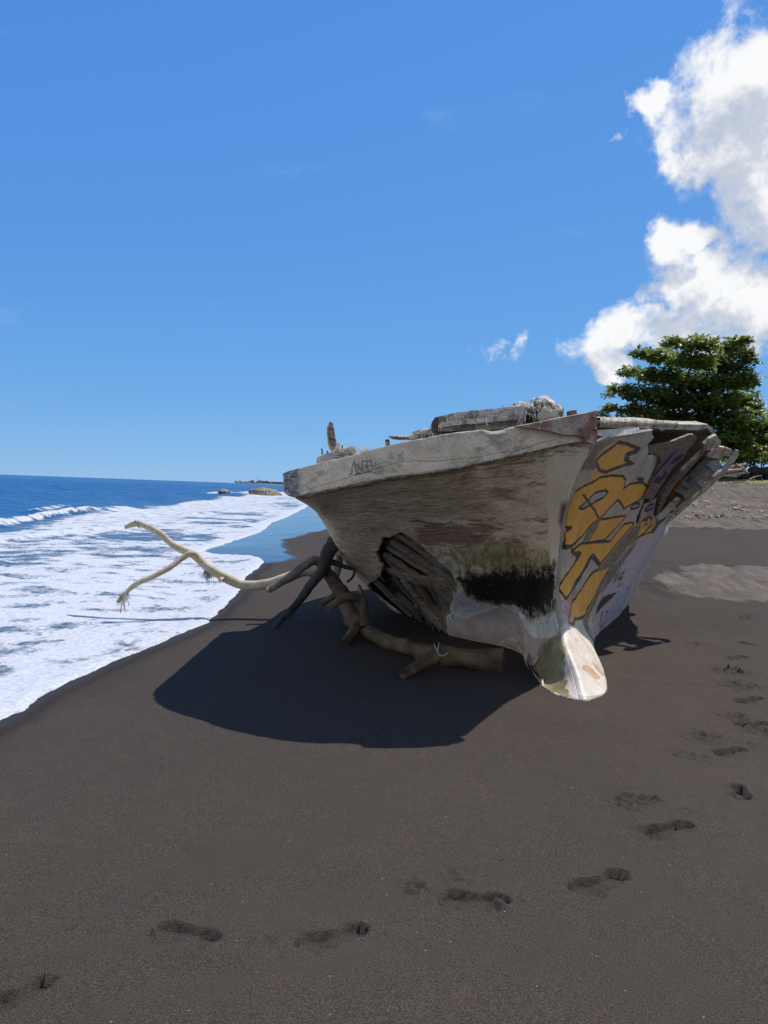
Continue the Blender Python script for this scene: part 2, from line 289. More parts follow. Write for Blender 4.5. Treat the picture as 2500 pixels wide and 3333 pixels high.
GRAFFITI = {"orange":[[[0.3222,0.0406],[0.4153,0.0573],[0.506,0.0883],[0.4869,0.0931],[0.432,0.1026],[0.4391,0.1241],[0.4869,0.1456],[0.4105,0.1551],[0.3079,0.1599],[0.21,0.1337],[0.1408,0.0955],[0.1169,0.0835],[0.2005,0.0644]],[[0.1527,0.1408],[0.222,0.1384],[0.2745,0.1599],[0.2243,0.1671],[0.1456,0.1623]],[[0.0334,0.3461],[0.0239,0.3031],[0.0191,0.2434],[0.0382,0.1933],[0.1026,0.179],[0.1814,0.179],[0.2673,0.1742],[0.3962,0.1862],[0.463,0.2005],[0.4964,0.222],[0.5036,0.2649],[0.5346,0.2482],[0.6277,0.253],[0.6754,0.2745],[0.7017,0.3079],[0.6802,0.3413],[0.5632,0.3699],[0.5155,0.3317],[0.4916,0.315],[0.4845,0.3198],[0.4224,0.3747],[0.3938,0.3866],[0.3437,0.3938],[0.2601,0.4296],[0.1885,0.4272],[0.1122,0.4272],[0.0358,0.42],[0.0573,0.401],[0.0334,0.3795],[0.0525,0.3628],[0.1026,0.3556]],[[0.148,0.4439],[0.222,0.4582],[0.2768,0.4678],[0.4081,0.494],[0.537,0.5227],[0.5704,0.4869],[0.6134,0.4535],[0.6802,0.4558],[0.7064,0.4678],[0.6683,0.4964],[0.6277,0.5251],[0.5919,0.5537],[0.568,0.5776],[0.5322,0.599],[0.4964,0.6134],[0.4558,0.5752],[0.4248,0.5489],[0.389,0.5656],[0.3747,0.5919],[0.3317,0.6134],[0.2697,0.6205],[0.2339,0.6229],[0.0453,0.5704],[0.0501,0.5537],[0.1169,0.5274],[0.1885,0.5179],[0.2434,0.5227],[0.2912,0.5131],[0.1862,0.4654]],[[0.4129,0.3914],[0.4964,0.3986],[0.6014,0.4105],[0.5967,0.4224],[0.5322,0.4749],[0.4845,0.5036],[0.4177,0.494],[0.3365,0.4821],[0.3723,0.4606],[0.4033,0.4248],[0.4033,0.3986]],[[0.4964,0.6348],[0.5489,0.6563],[0.5895,0.6516],[0.5776,0.6754],[0.5537,0.7041],[0.5274,0.7279],[0.5155,0.7589],[0.4773,0.7685],[0.4415,0.7757],[0.42,0.7947],[0.3055,0.7613],[0.136,0.6826],[0.1527,0.6635],[0.2148,0.6706],[0.3174,0.6874],[0.3723,0.6754],[0.4105,0.6563],[0.4415,0.6372]],[[0.7327,0.5609],[0.7494,0.494],[0.7637,0.463],[0.8091,0.4535],[0.8449,0.4654],[0.8496,0.4988],[0.8282,0.5298],[0.7995,0.5489],[0.7279,0.5752],[0.6348,0.6062],[0.5895,0.6062],[0.5847,0.58],[0.6492,0.5656]],[[0.8115,0.5489],[0.8878,0.4821],[0.9045,0.4845],[0.8759,0.537]]],"hole":[[[0.1193,0.2745],[0.2076,0.2578],[0.2578,0.2434],[0.3747,0.2482],[0.4033,0.2625],[0.3747,0.2816],[0.2673,0.2936],[0.1838,0.2888],[0.136,0.2816]]],"mauve":[[[0.6158,0.3747],[0.6372,0.358],[0.6874,0.3628],[0.6945,0.3819],[0.642,0.3842]],[[0.7542,0.4081],[0.7685,0.389],[0.8067,0.3866],[0.8115,0.4105],[0.7733,0.4177]]],"black":[[[0.6086,0.7947],[0.747,0.8138],[0.7088,0.8305],[0.6444,0.8425],[0.5752,0.8592],[0.5227,0.8592],[0.5489,0.8234],[0.5776,0.8019]],[[0.2339,0.6229],[0.2697,0.6205],[0.327,0.6086],[0.3795,0.5871],[0.4033,0.5632],[0.4272,0.5537],[0.4033,0.5943],[0.3604,0.6205],[0.3198,0.6372],[0.2673,0.642]],[[0.1146,0.4535],[0.2792,0.5084],[0.2959,0.5203],[0.2649,0.5322],[0.1885,0.5179],[0.2339,0.5084],[0.2029,0.4797],[0.1265,0.4582]],[[0.031,0.4368],[0.031,0.4057],[0.0644,0.3938],[0.0668,0.42],[0.1289,0.4272],[0.1957,0.4391],[0.1241,0.4368]],[[0.4153,0.494],[0.4702,0.4988],[0.5418,0.5203],[0.5298,0.5251],[0.463,0.506]],[[0.1217,0.6921],[0.1384,0.6659],[0.1384,0.6802],[0.3079,0.7589],[0.4105,0.79],[0.3866,0.7924],[0.2196,0.7208],[0.1551,0.6897]],[[0.8783,0.5418],[0.9045,0.4749],[0.957,0.4415],[0.9714,0.4415],[0.9284,0.494],[0.9093,0.5394]],[[0.4368,0.1074],[0.4916,0.1002],[0.5179,0.0811],[0.5012,0.105],[0.4558,0.1146],[0.4749,0.1384],[0.5203,0.1551],[0.4726,0.1599]],[[0.568,0.2339],[0.5871,0.222],[0.6348,0.2363],[0.6277,0.2554]]],"brown":[[[0.0167,0.0048],[0.1098,0.0119],[0.2649,0.0263],[0.1647,0.0358],[0.1384,0.0525],[0.1026,0.0621],[0.1146,0.0859],[0.1623,0.1074],[0.1408,0.1193],[0.0931,0.1122],[0.0,0.0907],[0.0,0.074],[0.0286,0.0453]],[[0.7327,0.4773],[0.7733,0.494],[0.7828,0.5561],[0.7041,0.5967],[0.6706,0.6301],[0.6181,0.6826],[0.58,0.7112],[0.5585,0.7566],[0.5179,0.7924],[0.4606,0.8138],[0.4272,0.8401],[0.4224,0.8854],[0.4224,1.0],[0.3938,0.8926],[0.3747,0.8258],[0.3795,0.7995],[0.4296,0.7924],[0.4773,0.7685],[0.5107,0.7422],[0.5298,0.7208],[0.5609,0.6874],[0.5895,0.6516],[0.5203,0.6516],[0.4893,0.6325],[0.5322,0.6134],[0.58,0.5871],[0.6325,0.5346],[0.6874,0.5036]]],"olive":[[[0.6181,0.6826],[0.685,0.6325],[0.7494,0.5895],[0.79,0.5656],[0.7876,0.5895],[0.7566,0.6325],[0.7136,0.6706],[0.673,0.7136],[0.6301,0.7399],[0.5943,0.7613],[0.5656,0.7709],[0.5776,0.7255]],[[0.2912,0.4296],[0.358,0.3914],[0.4105,0.3866],[0.389,0.4224],[0.3604,0.4511],[0.3103,0.4726],[0.2745,0.4606]]],"pink":[[[0.0453,0.58],[0.2243,0.6181],[0.3628,0.6659],[0.358,0.685],[0.2816,0.6921],[0.1862,0.6611],[0.1384,0.6659],[0.0788,0.6516],[0.0453,0.6205]]],"pastel":[[[0.7136,0.6706],[0.79,0.5656],[0.8783,0.5418],[0.9475,0.4821],[0.9737,0.4344],[1.0,0.4487],[1.0,0.5823],[0.9833,0.6969],[0.9714,0.7828],[0.9833,0.9785],[0.8329,1.0],[0.6468,1.0],[0.5179,1.0],[0.4248,1.0],[0.4702,0.9499],[0.5131,0.8902],[0.5967,0.8735],[0.7017,0.8544],[0.7518,0.821],[0.6086,0.7924],[0.6348,0.7494],[0.673,0.7136]]],"blue":[[[0.7017,0.8831],[0.7518,0.821],[0.9069,0.8138],[0.9236,0.8592],[0.8616,0.9379],[0.7685,0.9976],[0.6611,1.0],[0.6706,0.9642]],[[0.9093,0.6826],[0.969,0.5728],[0.9737,0.4582],[0.9952,0.4654],[1.0,0.5847],[0.9642,0.6897],[0.9356,0.7876],[0.8807,0.79]]],"white":[[[0.0,0.7064],[0.0788,0.6826],[0.3866,0.7924],[0.4153,0.8496],[0.432,1.0],[0.389,1.0],[0.2315,0.9737],[0.1504,1.0],[0.0,0.9809],[0.0,0.7947]]],"cream":[[[0.3795,0.7995],[0.4463,0.8019],[0.5322,0.8234],[0.5131,0.8902],[0.4702,0.9499],[0.4248,1.0],[0.401,0.9332],[0.3962,0.8544]]],"bare":[[[0.074,0.8687],[0.0931,0.8544],[0.1313,0.8687],[0.1599,0.9212],[0.1337,0.9284],[0.1074,0.9117],[0.1002,0.8902],[0.074,0.8831]],[[0.148,0.8305],[0.1862,0.8711],[0.2291,0.9761],[0.1838,0.9308],[0.1432,0.864]]]}  # paint outlines traced in image pixels, projected onto the hull surface and baked
GRAFFITI_LINES = [[[[0.3222,0.0406],[0.4153,0.0573],[0.506,0.0883],[0.4869,0.0931],[0.432,0.1026],[0.4391,0.1241],[0.4869,0.1456],[0.4105,0.1551],[0.3079,0.1599],[0.21,0.1337],[0.1408,0.0955],[0.1169,0.0835],[0.2005,0.0644],[0.3222,0.0406]],0.0076],[[[0.0334,0.3461],[0.0239,0.3031],[0.0191,0.2434],[0.0382,0.1933],[0.1026,0.179],[0.1814,0.179],[0.2673,0.1742],[0.3962,0.1862],[0.463,0.2005],[0.4964,0.222],[0.5036,0.2649],[0.5346,0.2482],[0.6277,0.253],[0.6754,0.2745],[0.7017,0.3079],[0.6802,0.3413],[0.5632,0.3699],[0.5155,0.3317],[0.4916,0.315],[0.4845,0.3198],[0.4224,0.3747],[0.3938,0.3866],[0.3437,0.3938],[0.2601,0.4296],[0.1885,0.4272],[0.1122,0.4272],[0.0358,0.42],[0.0573,0.401],[0.0334,0.3795],[0.0525,0.3628],[0.1026,0.3556],[0.0334,0.3461]],0.0061],[[[0.148,0.4439],[0.222,0.4582],[0.2768,0.4678],[0.4081,0.494],[0.537,0.5227],[0.5704,0.4869],[0.6134,0.4535],[0.6802,0.4558],[0.7064,0.4678],[0.6683,0.4964],[0.6277,0.5251],[0.5919,0.5537],[0.568,0.5776],[0.5322,0.599],[0.4964,0.6134],[0.4558,0.5752],[0.4248,0.5489],[0.389,0.5656],[0.3747,0.5919],[0.3317,0.6134],[0.2697,0.6205],[0.2339,0.6229],[0.0453,0.5704],[0.0501,0.5537],[0.1169,0.5274],[0.1885,0.5179],[0.2434,0.5227],[0.2912,0.5131],[0.1862,0.4654],[0.148,0.4439]],0.0061],[[[0.4129,0.3914],[0.4964,0.3986],[0.6014,0.4105],[0.5967,0.4224],[0.5322,0.4749],[0.4845,0.5036],[0.4177,0.494],[0.3365,0.4821],[0.3723,0.4606],[0.4033,0.4248],[0.4033,0.3986],[0.4129,0.3914]],0.0061],[[[0.5537,0.7041],[0.5274,0.7279],[0.5155,0.7589],[0.4773,0.7685],[0.4415,0.7757],[0.42,0.7947],[0.3055,0.7613],[0.136,0.6826],[0.1527,0.6635],[0.2148,0.6706],[0.3174,0.6874],[0.3723,0.6754],[0.4105,0.6563],[0.4415,0.6372],[0.4964,0.6348]],0.0061],[[[0.7327,0.5609],[0.7494,0.494],[0.7637,0.463],[0.8091,0.4535],[0.8449,0.4654],[0.8496,0.4988],[0.8282,0.5298],[0.7995,0.5489],[0.7279,0.5752]],0.0061],[[[0.8115,0.5489],[0.8878,0.4821],[0.9045,0.4845],[0.8759,0.537],[0.8115,0.5489]],0.0046],[[[0.1193,0.2745],[0.2076,0.2578],[0.2578,0.2434],[0.3747,0.2482],[0.4033,0.2625],[0.3747,0.2816],[0.2673,0.2936],[0.1838,0.2888],[0.136,0.2816],[0.1193,0.2745]],0.0061],[[[0.6158,0.3747],[0.6372,0.358],[0.6874,0.3628],[0.6945,0.3819],[0.642,0.3842],[0.6158,0.3747]],0.0061],[[[0.7542,0.4081],[0.7685,0.389],[0.8067,0.3866],[0.8115,0.4105],[0.7733,0.4177],[0.7542,0.4081]],0.0061],[[[0.4224,0.5561],[0.4606,0.5871],[0.4988,0.6181]],0.0106],[[[0.3842,0.6659],[0.4224,0.6539],[0.4702,0.6301]],0.0046],[[[0.1217,0.2196],[0.1933,0.2578],[0.2554,0.3007],[0.327,0.3341],[0.3938,0.3795]],0.0061],[[[0.5656,0.9618],[0.599,0.9069],[0.6277,0.8759],[0.611,0.9117],[0.5752,0.9833],[0.6301,0.9523],[0.6587,0.8998],[0.685,0.8974],[0.6706,0.9475],[0.6396,0.9594]],0.0053],[[[0.5585,1.0],[0.6062,0.9666],[0.611,1.0],[0.6492,0.957]],0.0053],[[[0.7351,0.7828],[0.747,0.7733]],0.0061],[[[0.7566,0.79],[0.7589,0.7757]],0.0061],[[[0.7733,0.7947],[0.7757,0.7828]],0.0061],[[[0.8783,0.7757],[0.8759,0.8162],[0.8544,0.8234],[0.8687,0.8902],[0.8401,0.9427]],0.0046],[[[0.9499,0.7685],[0.9523,0.8783],[0.8902,0.9666]],0.0038],[[[0.6683,0.7542],[0.6874,0.6969],[0.6897,0.747],[0.716,0.6921],[0.7112,0.7446],[0.7589,0.7064],[0.7542,0.7232]],0.0061],[[[0.7327,0.7494],[0.7542,0.7446]],0.0091],[[[0.2243,0.3795],[0.2029,0.3986],[0.1885,0.4153]],0.003],[[[0.79,0.4654],[0.8091,0.4654]],0.0091],[[[0.7995,0.494],[0.8258,0.4916]],0.0046]]
STARBOARD_CUT = [[0.5418,0.0],[0.5394,0.0095],[0.5752,0.0453],[0.5632,0.0621],[0.5489,0.074],[0.5776,0.1026],[0.5871,0.1241],[0.6277,0.1241],[0.6802,0.1384],[0.7064,0.1695],[0.7041,0.1981],[0.7088,0.2267],[0.7136,0.253],[0.7279,0.2888],[0.7184,0.3174],[0.716,0.3461],[0.7136,0.3866],[0.7112,0.4344],[0.7184,0.4606],[0.7494,0.4797],[0.7399,0.4224],[0.7351,0.3771],[0.7804,0.3699],[0.8138,0.3556],[0.8377,0.4033],[0.8616,0.4606],[0.8902,0.4773],[0.9332,0.4535],[0.9928,0.4248],[1.0,0.3437],[1.3,0.35],[1.3,-0.2]]
PORT_HOLE = [[0.6215,0.4558],[0.5889,0.4606],[0.5513,0.4129],[0.5263,0.4463],[0.4987,0.4916],[0.4811,0.5418],[0.4661,0.5656],[0.4511,0.6014],[0.4285,0.6277],[0.416,0.6587],[0.406,0.7232],[0.421,0.7613],[0.421,0.8115],[0.4486,0.9045],[0.4761,0.9212],[0.5187,0.9785],[0.5288,1.0],[0.5288,1.2],[0.8395,1.2],[0.8395,1.0],[0.8796,0.9141],[0.822,0.8496],[0.7643,0.8091],[0.7167,0.7518],[0.6791,0.7064],[0.6791,0.6372],[0.6716,0.5919],[0.6265,0.5203]]
PORT_PAINT = {"wood":[[[0.8671,0.0],[0.7042,0.0191],[0.5814,0.0167],[0.421,0.0191],[0.3333,0.0453],[0.2982,0.1623],[0.3308,0.2482],[0.4235,0.3222],[0.5237,0.3413],[0.5789,0.4439],[0.6566,0.5632],[0.6992,0.7112],[0.8545,0.8329],[0.9047,0.7351],[0.8345,0.5251],[0.857,0.3723]],[[0.3258,0.0143],[0.218,0.0119],[0.1529,0.043],[0.213,0.0835],[0.2982,0.1265]]],"rust":[[[0.5237,0.3413],[0.4235,0.3222],[0.2957,0.3246],[0.2556,0.3795],[0.2932,0.4654],[0.401,0.4869],[0.4711,0.4845],[0.5137,0.4272]],[[0.2105,0.1098],[0.1428,0.105],[0.1103,0.1217],[0.1604,0.1384]],[[0.3634,0.2434],[0.2957,0.2339],[0.2782,0.2697],[0.3283,0.2912]],[[0.3959,0.0573],[0.3333,0.0549],[0.3483,0.0835]],[[0.3308,0.6802],[0.2556,0.685],[0.2757,0.716],[0.3333,0.7136]]],"green":[[[0.5237,0.4702],[0.4561,0.5107],[0.2932,0.4845],[0.0025,0.4415],[0.0,0.5251],[0.0677,0.5585],[0.2556,0.6706],[0.3859,0.6492],[0.4411,0.6038],[0.4837,0.5346]],[[0.7618,0.3556],[0.6415,0.3198],[0.5263,0.3842],[0.6039,0.4821],[0.7292,0.5107]],[[0.421,0.6611],[0.3884,0.6587],[0.3734,0.7494],[0.3884,0.8282],[0.4235,0.8115]]],"black":[[[0.3959,0.6539],[0.3308,0.6587],[0.2556,0.6396],[0.1554,0.5537],[0.0251,0.4964],[0.0,0.5752],[0.0175,0.6444],[0.0902,0.6945],[0.1879,0.7852],[0.2882,0.8687],[0.3408,0.8401],[0.3809,0.7852],[0.3959,0.7136]],[[0.2556,0.6706],[0.0326,0.5346],[0.015,0.6396],[0.1879,0.7733]]],"white":[[[0.4887,0.9165],[0.431,0.8353],[0.3909,0.7136],[0.3759,0.7971],[0.3057,0.8568],[0.1879,0.7733],[0.0351,0.6492],[0.0025,0.6516],[0.02,0.7279],[0.1879,0.8043],[0.3859,0.9165],[0.4987,0.9547]],[[0.5112,0.4797],[0.4887,0.4869],[0.4786,0.5442],[0.5012,0.5274]],[[0.4561,0.5394],[0.421,0.5537],[0.3934,0.5871],[0.4411,0.5752]]],"mauve":[[[0.5363,0.969],[0.3859,0.9189],[0.1879,0.8067],[0.0175,0.7279],[0.0601,0.7733],[0.1027,0.8115],[0.1253,0.8663],[0.3208,1.0],[0.5463,1.0]]],"foot":[[[0.1203,1.0],[0.1128,0.8449],[0.1027,0.7924],[0.0702,0.7494],[0.0,0.7327],[0.005,0.8234],[0.02,0.8854],[0.0226,0.9594],[0.02,1.0],[0.0652,1.0]]],"footwhite":[[[0.0,0.7327],[0.0,0.7924],[0.0,1.0],[0.0175,1.0],[0.02,0.9332],[0.02,0.8544]]],"clean":[[[0.1278,0.0072],[0.0,0.0],[0.0,0.1981],[0.0075,0.4033],[0.0,0.5561],[0.0501,0.5585],[0.0902,0.3246],[0.1253,0.1217]]],"spray":[[[0.0551,0.2387],[0.015,0.2291],[0.0,0.2506],[0.0,0.3198],[0.0075,0.3461],[0.0426,0.327]]]}
TAG_LINES = [[[4.466,0.62],[4.429,0.608],[4.421,0.392],[4.391,0.253],[4.384,0.43],[4.354,0.62],[4.331,0.633]],[[4.384,0.658],[4.309,0.671]],[[4.406,0.253],[4.354,0.418],[4.339,0.342]],[[4.339,0.316],[4.331,0.519],[4.301,0.557],[4.294,0.456]],[[4.294,0.316],[4.286,0.304],[4.166,0.354],[4.173,0.392]],[[4.286,0.316],[4.294,0.392],[4.279,0.405]],[[4.219,0.354],[4.234,0.443],[4.219,0.519],[4.211,0.658]],[[4.256,0.671],[4.173,0.671],[4.166,0.696]],[[4.158,0.418],[4.158,0.519],[4.128,0.544],[4.106,0.494],[4.113,0.43]],[[4.136,0.709],[4.121,0.722]]]
SPLAYED_PLANKS = [["wide",[[2.948,8.752,1.604],[2.991,8.711,1.71],[3.022,8.632,1.851],[3.057,8.542,2.008],[3.003,8.448,2.058],[2.912,8.347,2.068],[2.771,8.189,2.083],[2.734,8.106,2.135],[2.837,8.196,2.156],[3.054,8.383,2.202],[3.189,8.48,2.249],[3.387,8.618,2.323],[3.458,8.68,2.332],[3.522,8.754,2.316],[3.534,8.793,2.281],[3.394,8.801,2.096],[3.248,8.819,1.891],[3.189,8.873,1.746],[3.123,8.915,1.608],[3.097,8.921,1.566]],"bare"],["dark",[[3.269,9.213,1.365],[3.244,9.113,1.472],[3.236,8.989,1.631],[3.345,8.986,1.771],[3.454,8.983,1.911],[3.598,9.017,2.044],[3.742,9.051,2.178],[3.734,9.023,2.205],[3.861,9.028,2.357],[3.864,9.066,2.31],[3.753,9.074,2.16],[3.663,9.08,2.039],[3.508,9.066,1.866],[3.413,9.061,1.754],[3.337,9.102,1.604],[3.311,9.188,1.452]],"brown"],["pale",[[3.696,8.984,2.149],[3.664,8.883,2.244],[3.731,8.9,2.305],[3.833,8.953,2.36],[3.864,9.001,2.335],[3.961,9.116,2.297],[3.965,9.154,2.25],[3.85,9.077,2.212],[3.771,9.027,2.183],[3.716,8.976,2.183]],"pale"],["rust",[[3.461,9.322,1.545],[3.505,9.244,1.708],[3.541,9.197,1.819],[3.584,9.241,1.811],[3.61,9.314,1.742],[3.589,9.353,1.66],[3.521,9.374,1.546]],"rust"],["rust2",[[3.61,9.302,1.853],[3.708,9.285,1.997],[3.81,9.28,2.131],[3.817,9.234,2.204],[3.964,9.347,2.231],[4.066,9.411,2.268],[3.949,9.398,2.141],[3.872,9.438,1.987],[3.707,9.37,1.878]],"rustdark"],["brown4",[[3.632,9.24,1.733],[3.648,9.169,1.853],[3.759,9.165,1.996],[3.852,9.165,2.113],[4.045,9.343,2.102],[3.926,9.324,1.981],[3.77,9.273,1.859],[3.688,9.302,1.715]],"brown"],["beam1",[[3.618,9.176,1.713],[3.75,9.197,1.847],[3.879,9.213,1.986],[4.01,9.371,1.924],[3.873,9.323,1.823],[3.709,9.297,1.655]],"grey"],["end1",[[3.871,9.19,1.99],[3.959,9.212,2.069],[4.094,9.362,2.024],[4.003,9.351,1.926]],"blue"],["beam2",[[3.554,9.15,1.641],[3.662,9.187,1.724],[3.754,9.225,1.785],[3.848,9.338,1.741],[3.727,9.293,1.656],[3.631,9.263,1.577]],"grey"],["end2",[[3.748,9.205,1.787],[3.795,9.216,1.831],[3.919,9.363,1.774],[3.84,9.317,1.743]],"blue"],["outer",[[3.439,9.337,1.288],[3.49,9.322,1.374],[3.702,9.371,1.568],[3.896,9.418,1.743],[4.028,9.433,1.885],[4.177,9.483,1.999],[4.26,9.453,2.145],[4.29,9.427,2.221],[4.334,9.467,2.218],[4.365,9.524,2.172],[4.31,9.556,2.058],[4.206,9.561,1.92],[4.021,9.522,1.747],[3.839,9.462,1.607],[3.663,9.413,1.458],[3.534,9.382,1.342]],"pale"],["flap",[[3.803,9.094,2.103],[3.858,9.093,2.174],[3.952,9.134,2.234],[4.064,9.231,2.238],[4.207,9.369,2.22],[4.24,9.417,2.193],[4.207,9.427,2.137],[4.103,9.332,2.144],[4.028,9.294,2.105],[3.901,9.184,2.101]],"pale"],["strip",[[3.234,9.11,1.353],[3.323,9.146,1.414],[3.418,9.151,1.527],[3.514,9.177,1.609],[3.551,9.215,1.602],[3.497,9.248,1.487],[3.373,9.223,1.368],[3.274,9.165,1.327]],"pale"],["strut",[[3.536,9.306,1.548],[3.608,9.296,1.651],[3.657,9.299,1.709],[3.73,9.401,1.655],[3.657,9.41,1.55],[3.57,9.386,1.476]],"brown"]]
PLANK_GRAFFITI = [[[3.025,8.706,1.749],[3.113,8.795,1.743],[3.205,8.822,1.823],[3.239,8.795,1.9],[3.174,8.699,1.942],[3.125,8.712,1.866],[3.083,8.673,1.863]],[[3.01,8.714,1.72],[3.035,8.686,1.787],[3.047,8.582,1.935],[3.1,8.56,2.029],[3.184,8.574,2.116],[3.232,8.582,2.164],[3.322,8.651,2.19],[3.255,8.639,2.121],[3.193,8.66,2.017],[3.117,8.647,1.939],[3.044,8.688,1.796]],[[3.202,8.704,1.972],[3.236,8.657,2.075],[3.346,8.729,2.119],[3.431,8.801,2.131],[3.404,8.823,2.069],[3.322,8.799,1.998],[3.264,8.768,1.966],[3.26,8.735,2.003],[3.23,8.752,1.946]]]
PLANK_GRAFFITI_FILL = [[[3.037,8.692,1.777],[3.131,8.793,1.762],[3.208,8.806,1.842],[3.216,8.77,1.898],[3.183,8.722,1.92],[3.149,8.748,1.843],[3.078,8.683,1.84]],[[3.015,8.635,1.823],[3.059,8.589,1.935],[3.116,8.578,2.021],[3.199,8.587,2.112],[3.284,8.623,2.173],[3.229,8.619,2.11],[3.167,8.64,2.006],[3.101,8.628,1.938]],[[3.224,8.713,1.982],[3.26,8.682,2.067],[3.351,8.74,2.106],[3.407,8.786,2.115],[3.375,8.797,2.062],[3.3,8.768,2.006]]]
DECK_EDGE = [[1.607,5.856,2.169],[2.17,6.9,2.273],[2.504,7.454,2.337],[2.813,7.937,2.383],[3.107,8.38,2.412],[3.427,8.832,2.456],[3.741,9.254,2.5],[3.977,9.559,2.536],[4.095,9.722,2.517],[4.204,9.885,2.47],[4.209,9.912,2.424],[4.059,9.696,2.472],[3.978,9.58,2.491],[3.774,9.327,2.439],[3.336,8.735,2.384],[2.963,8.199,2.334],[2.886,8.095,2.306],[2.79,7.937,2.316],[2.198,6.982,2.224],[1.631,5.937,2.129]]
RED_PANEL = [[1.784,6.548,2.212],[1.991,6.908,2.271],[2.183,7.225,2.322],[2.549,7.789,2.362],[2.504,7.719,2.306],[2.366,7.507,2.272],[2.1,7.084,2.221],[1.79,6.555,2.152]]
WHITE_BOARD = [[1.641,6.0,2.069],[1.639,6.0,2.112],[1.916,6.495,2.169],[2.242,7.035,2.245],[2.345,7.197,2.256],[2.37,7.233,2.237],[2.188,6.945,2.192],[2.596,7.575,2.277],[2.634,7.629,2.271],[2.245,7.035,2.178],[1.867,6.405,2.094]]
INNER_PLANKS = [[[[0.159,7.253,1.222],[0.38,7.455,1.055],[0.598,7.578,0.885]],[[-0.249,-0.376,-0.893],[-0.336,-0.431,-0.837],[-0.416,-0.471,-0.778]],0.108,"up"],[[[0.121,7.477,1.157],[0.431,7.657,0.943],[0.737,7.715,0.734]],[[-0.309,-0.364,-0.879],[-0.396,-0.433,-0.81],[-0.477,-0.486,-0.732]],0.108,"up"],[[[0.069,7.72,1.061],[0.396,7.81,0.863],[0.723,7.788,0.675]],[[-0.367,-0.35,-0.862],[-0.432,-0.418,-0.799],[-0.496,-0.476,-0.726]],0.108,"up"],[[[0.036,7.998,0.982],[0.324,8.019,0.815],[0.612,7.963,0.661]],[[-0.422,-0.327,-0.846],[-0.469,-0.39,-0.793],[-0.51,-0.446,-0.736]],0.108,"up"],[[[0.005,8.286,0.874],[0.23,8.259,0.743],[0.443,8.22,0.614]],[[-0.461,-0.304,-0.834],[-0.53,-0.347,-0.774],[-0.528,-0.395,-0.752]],0.108,"up"],[[[-0.029,8.449,0.85],[0.154,8.524,0.704],[0.33,8.519,0.57]],[[-0.459,-0.303,-0.835],[-0.567,-0.311,-0.763],[-0.574,-0.325,-0.751]],0.108,"up"],[[[-0.118,9.302,0.486],[0.117,9.426,0.246],[0.36,9.483,0.023]],[[-0.519,-0.345,-0.782],[-0.629,-0.314,-0.711],[-0.625,-0.178,-0.76]],0.14,"low"],[[[-0.07,11.135,0.21],[0.239,9.245,0.261],[0.472,9.117,0.048]],[[0.742,-0.067,0.667],[-0.689,-0.498,-0.526],[-0.711,-0.252,-0.657]],0.14,"low"],[[[0.14,8.913,0.554],[0.384,9.018,0.276],[0.6,8.811,0.053]],[[-0.541,-0.32,-0.778],[-0.769,-0.371,-0.52],[-0.809,-0.324,-0.491]],0.14,"low"],[[[0.236,8.611,0.56],[0.471,8.748,0.273],[0.689,8.579,0.036]],[[-0.592,-0.296,-0.749],[-0.747,-0.389,-0.539],[-0.794,-0.479,-0.374]],0.14,"low"],[[[0.371,8.394,0.572],[0.576,8.596,0.284],[0.753,8.507,0.039]],[[-0.539,-0.358,-0.762],[-0.711,-0.477,-0.517],[-0.761,-0.57,-0.309]],0.14,"low"],[[[0.487,8.203,0.605],[0.637,8.429,0.373],[0.774,8.453,0.15]],[[-0.524,-0.398,-0.753],[-0.603,-0.452,-0.657],[-0.732,-0.602,-0.319]],0.14,"low"],[[[0.59,8.033,0.588],[0.683,8.229,0.419],[0.768,8.339,0.253]],[[-0.518,-0.432,-0.738],[-0.535,-0.421,-0.732],[-0.688,-0.543,-0.482]],0.14,"low"],[[[0.043,8.787,0.657],[0.247,8.51,0.619],[0.482,8.171,0.612],[0.658,7.916,0.639],[0.754,7.742,0.685]],[[-0.512,-0.328,-0.794],[-0.583,-0.312,-0.75],[-0.524,-0.405,-0.749],[-0.51,-0.456,-0.729],[-0.479,-0.491,-0.728]],0.14,"stringer"],[[[0.721,7.699,0.709],[0.733,7.976,0.523],[0.744,8.31,0.31],[0.752,8.435,0.141],[0.774,8.471,0.009]],[[-0.477,-0.486,-0.732],[-0.501,-0.424,-0.755],[-0.637,-0.498,-0.588],[-0.732,-0.602,-0.319],[-0.735,-0.607,-0.303]],0.17,"edge"]]
INNER_PIECES = [[[0.255,7.407,1.111],[-0.301,-0.401,-0.865],0.06,0.022],[[0.382,7.485,1.024],[-0.347,-0.432,-0.832],0.04,0.01],[[0.268,7.727,0.954],[-0.392,-0.398,-0.83],0.04,0.014],[[0.192,8.115,0.816],[-0.486,-0.351,-0.801],0.07,0.03],[[0.38,7.798,0.862],[-0.428,-0.416,-0.802],0.06,0.022],[[0.512,7.513,0.951],[-0.38,-0.456,-0.805],0.06,0.035],[[0.079,8.084,0.895],[-0.455,-0.326,-0.828],0.04,0.014],[[0.094,8.401,0.762],[-0.527,-0.309,-0.791],0.06,0.025],[[0.494,7.9,0.741],[-0.479,-0.433,-0.763],0.03,0.008],[[0.668,7.639,0.791],[-0.453,-0.481,-0.751],0.04,0.008],[[0.628,8.172,0.498],[-0.508,-0.398,-0.764],0.045,0.05],[[0.411,8.974,0.222],[-0.801,-0.374,-0.468],0.06,0.04]]
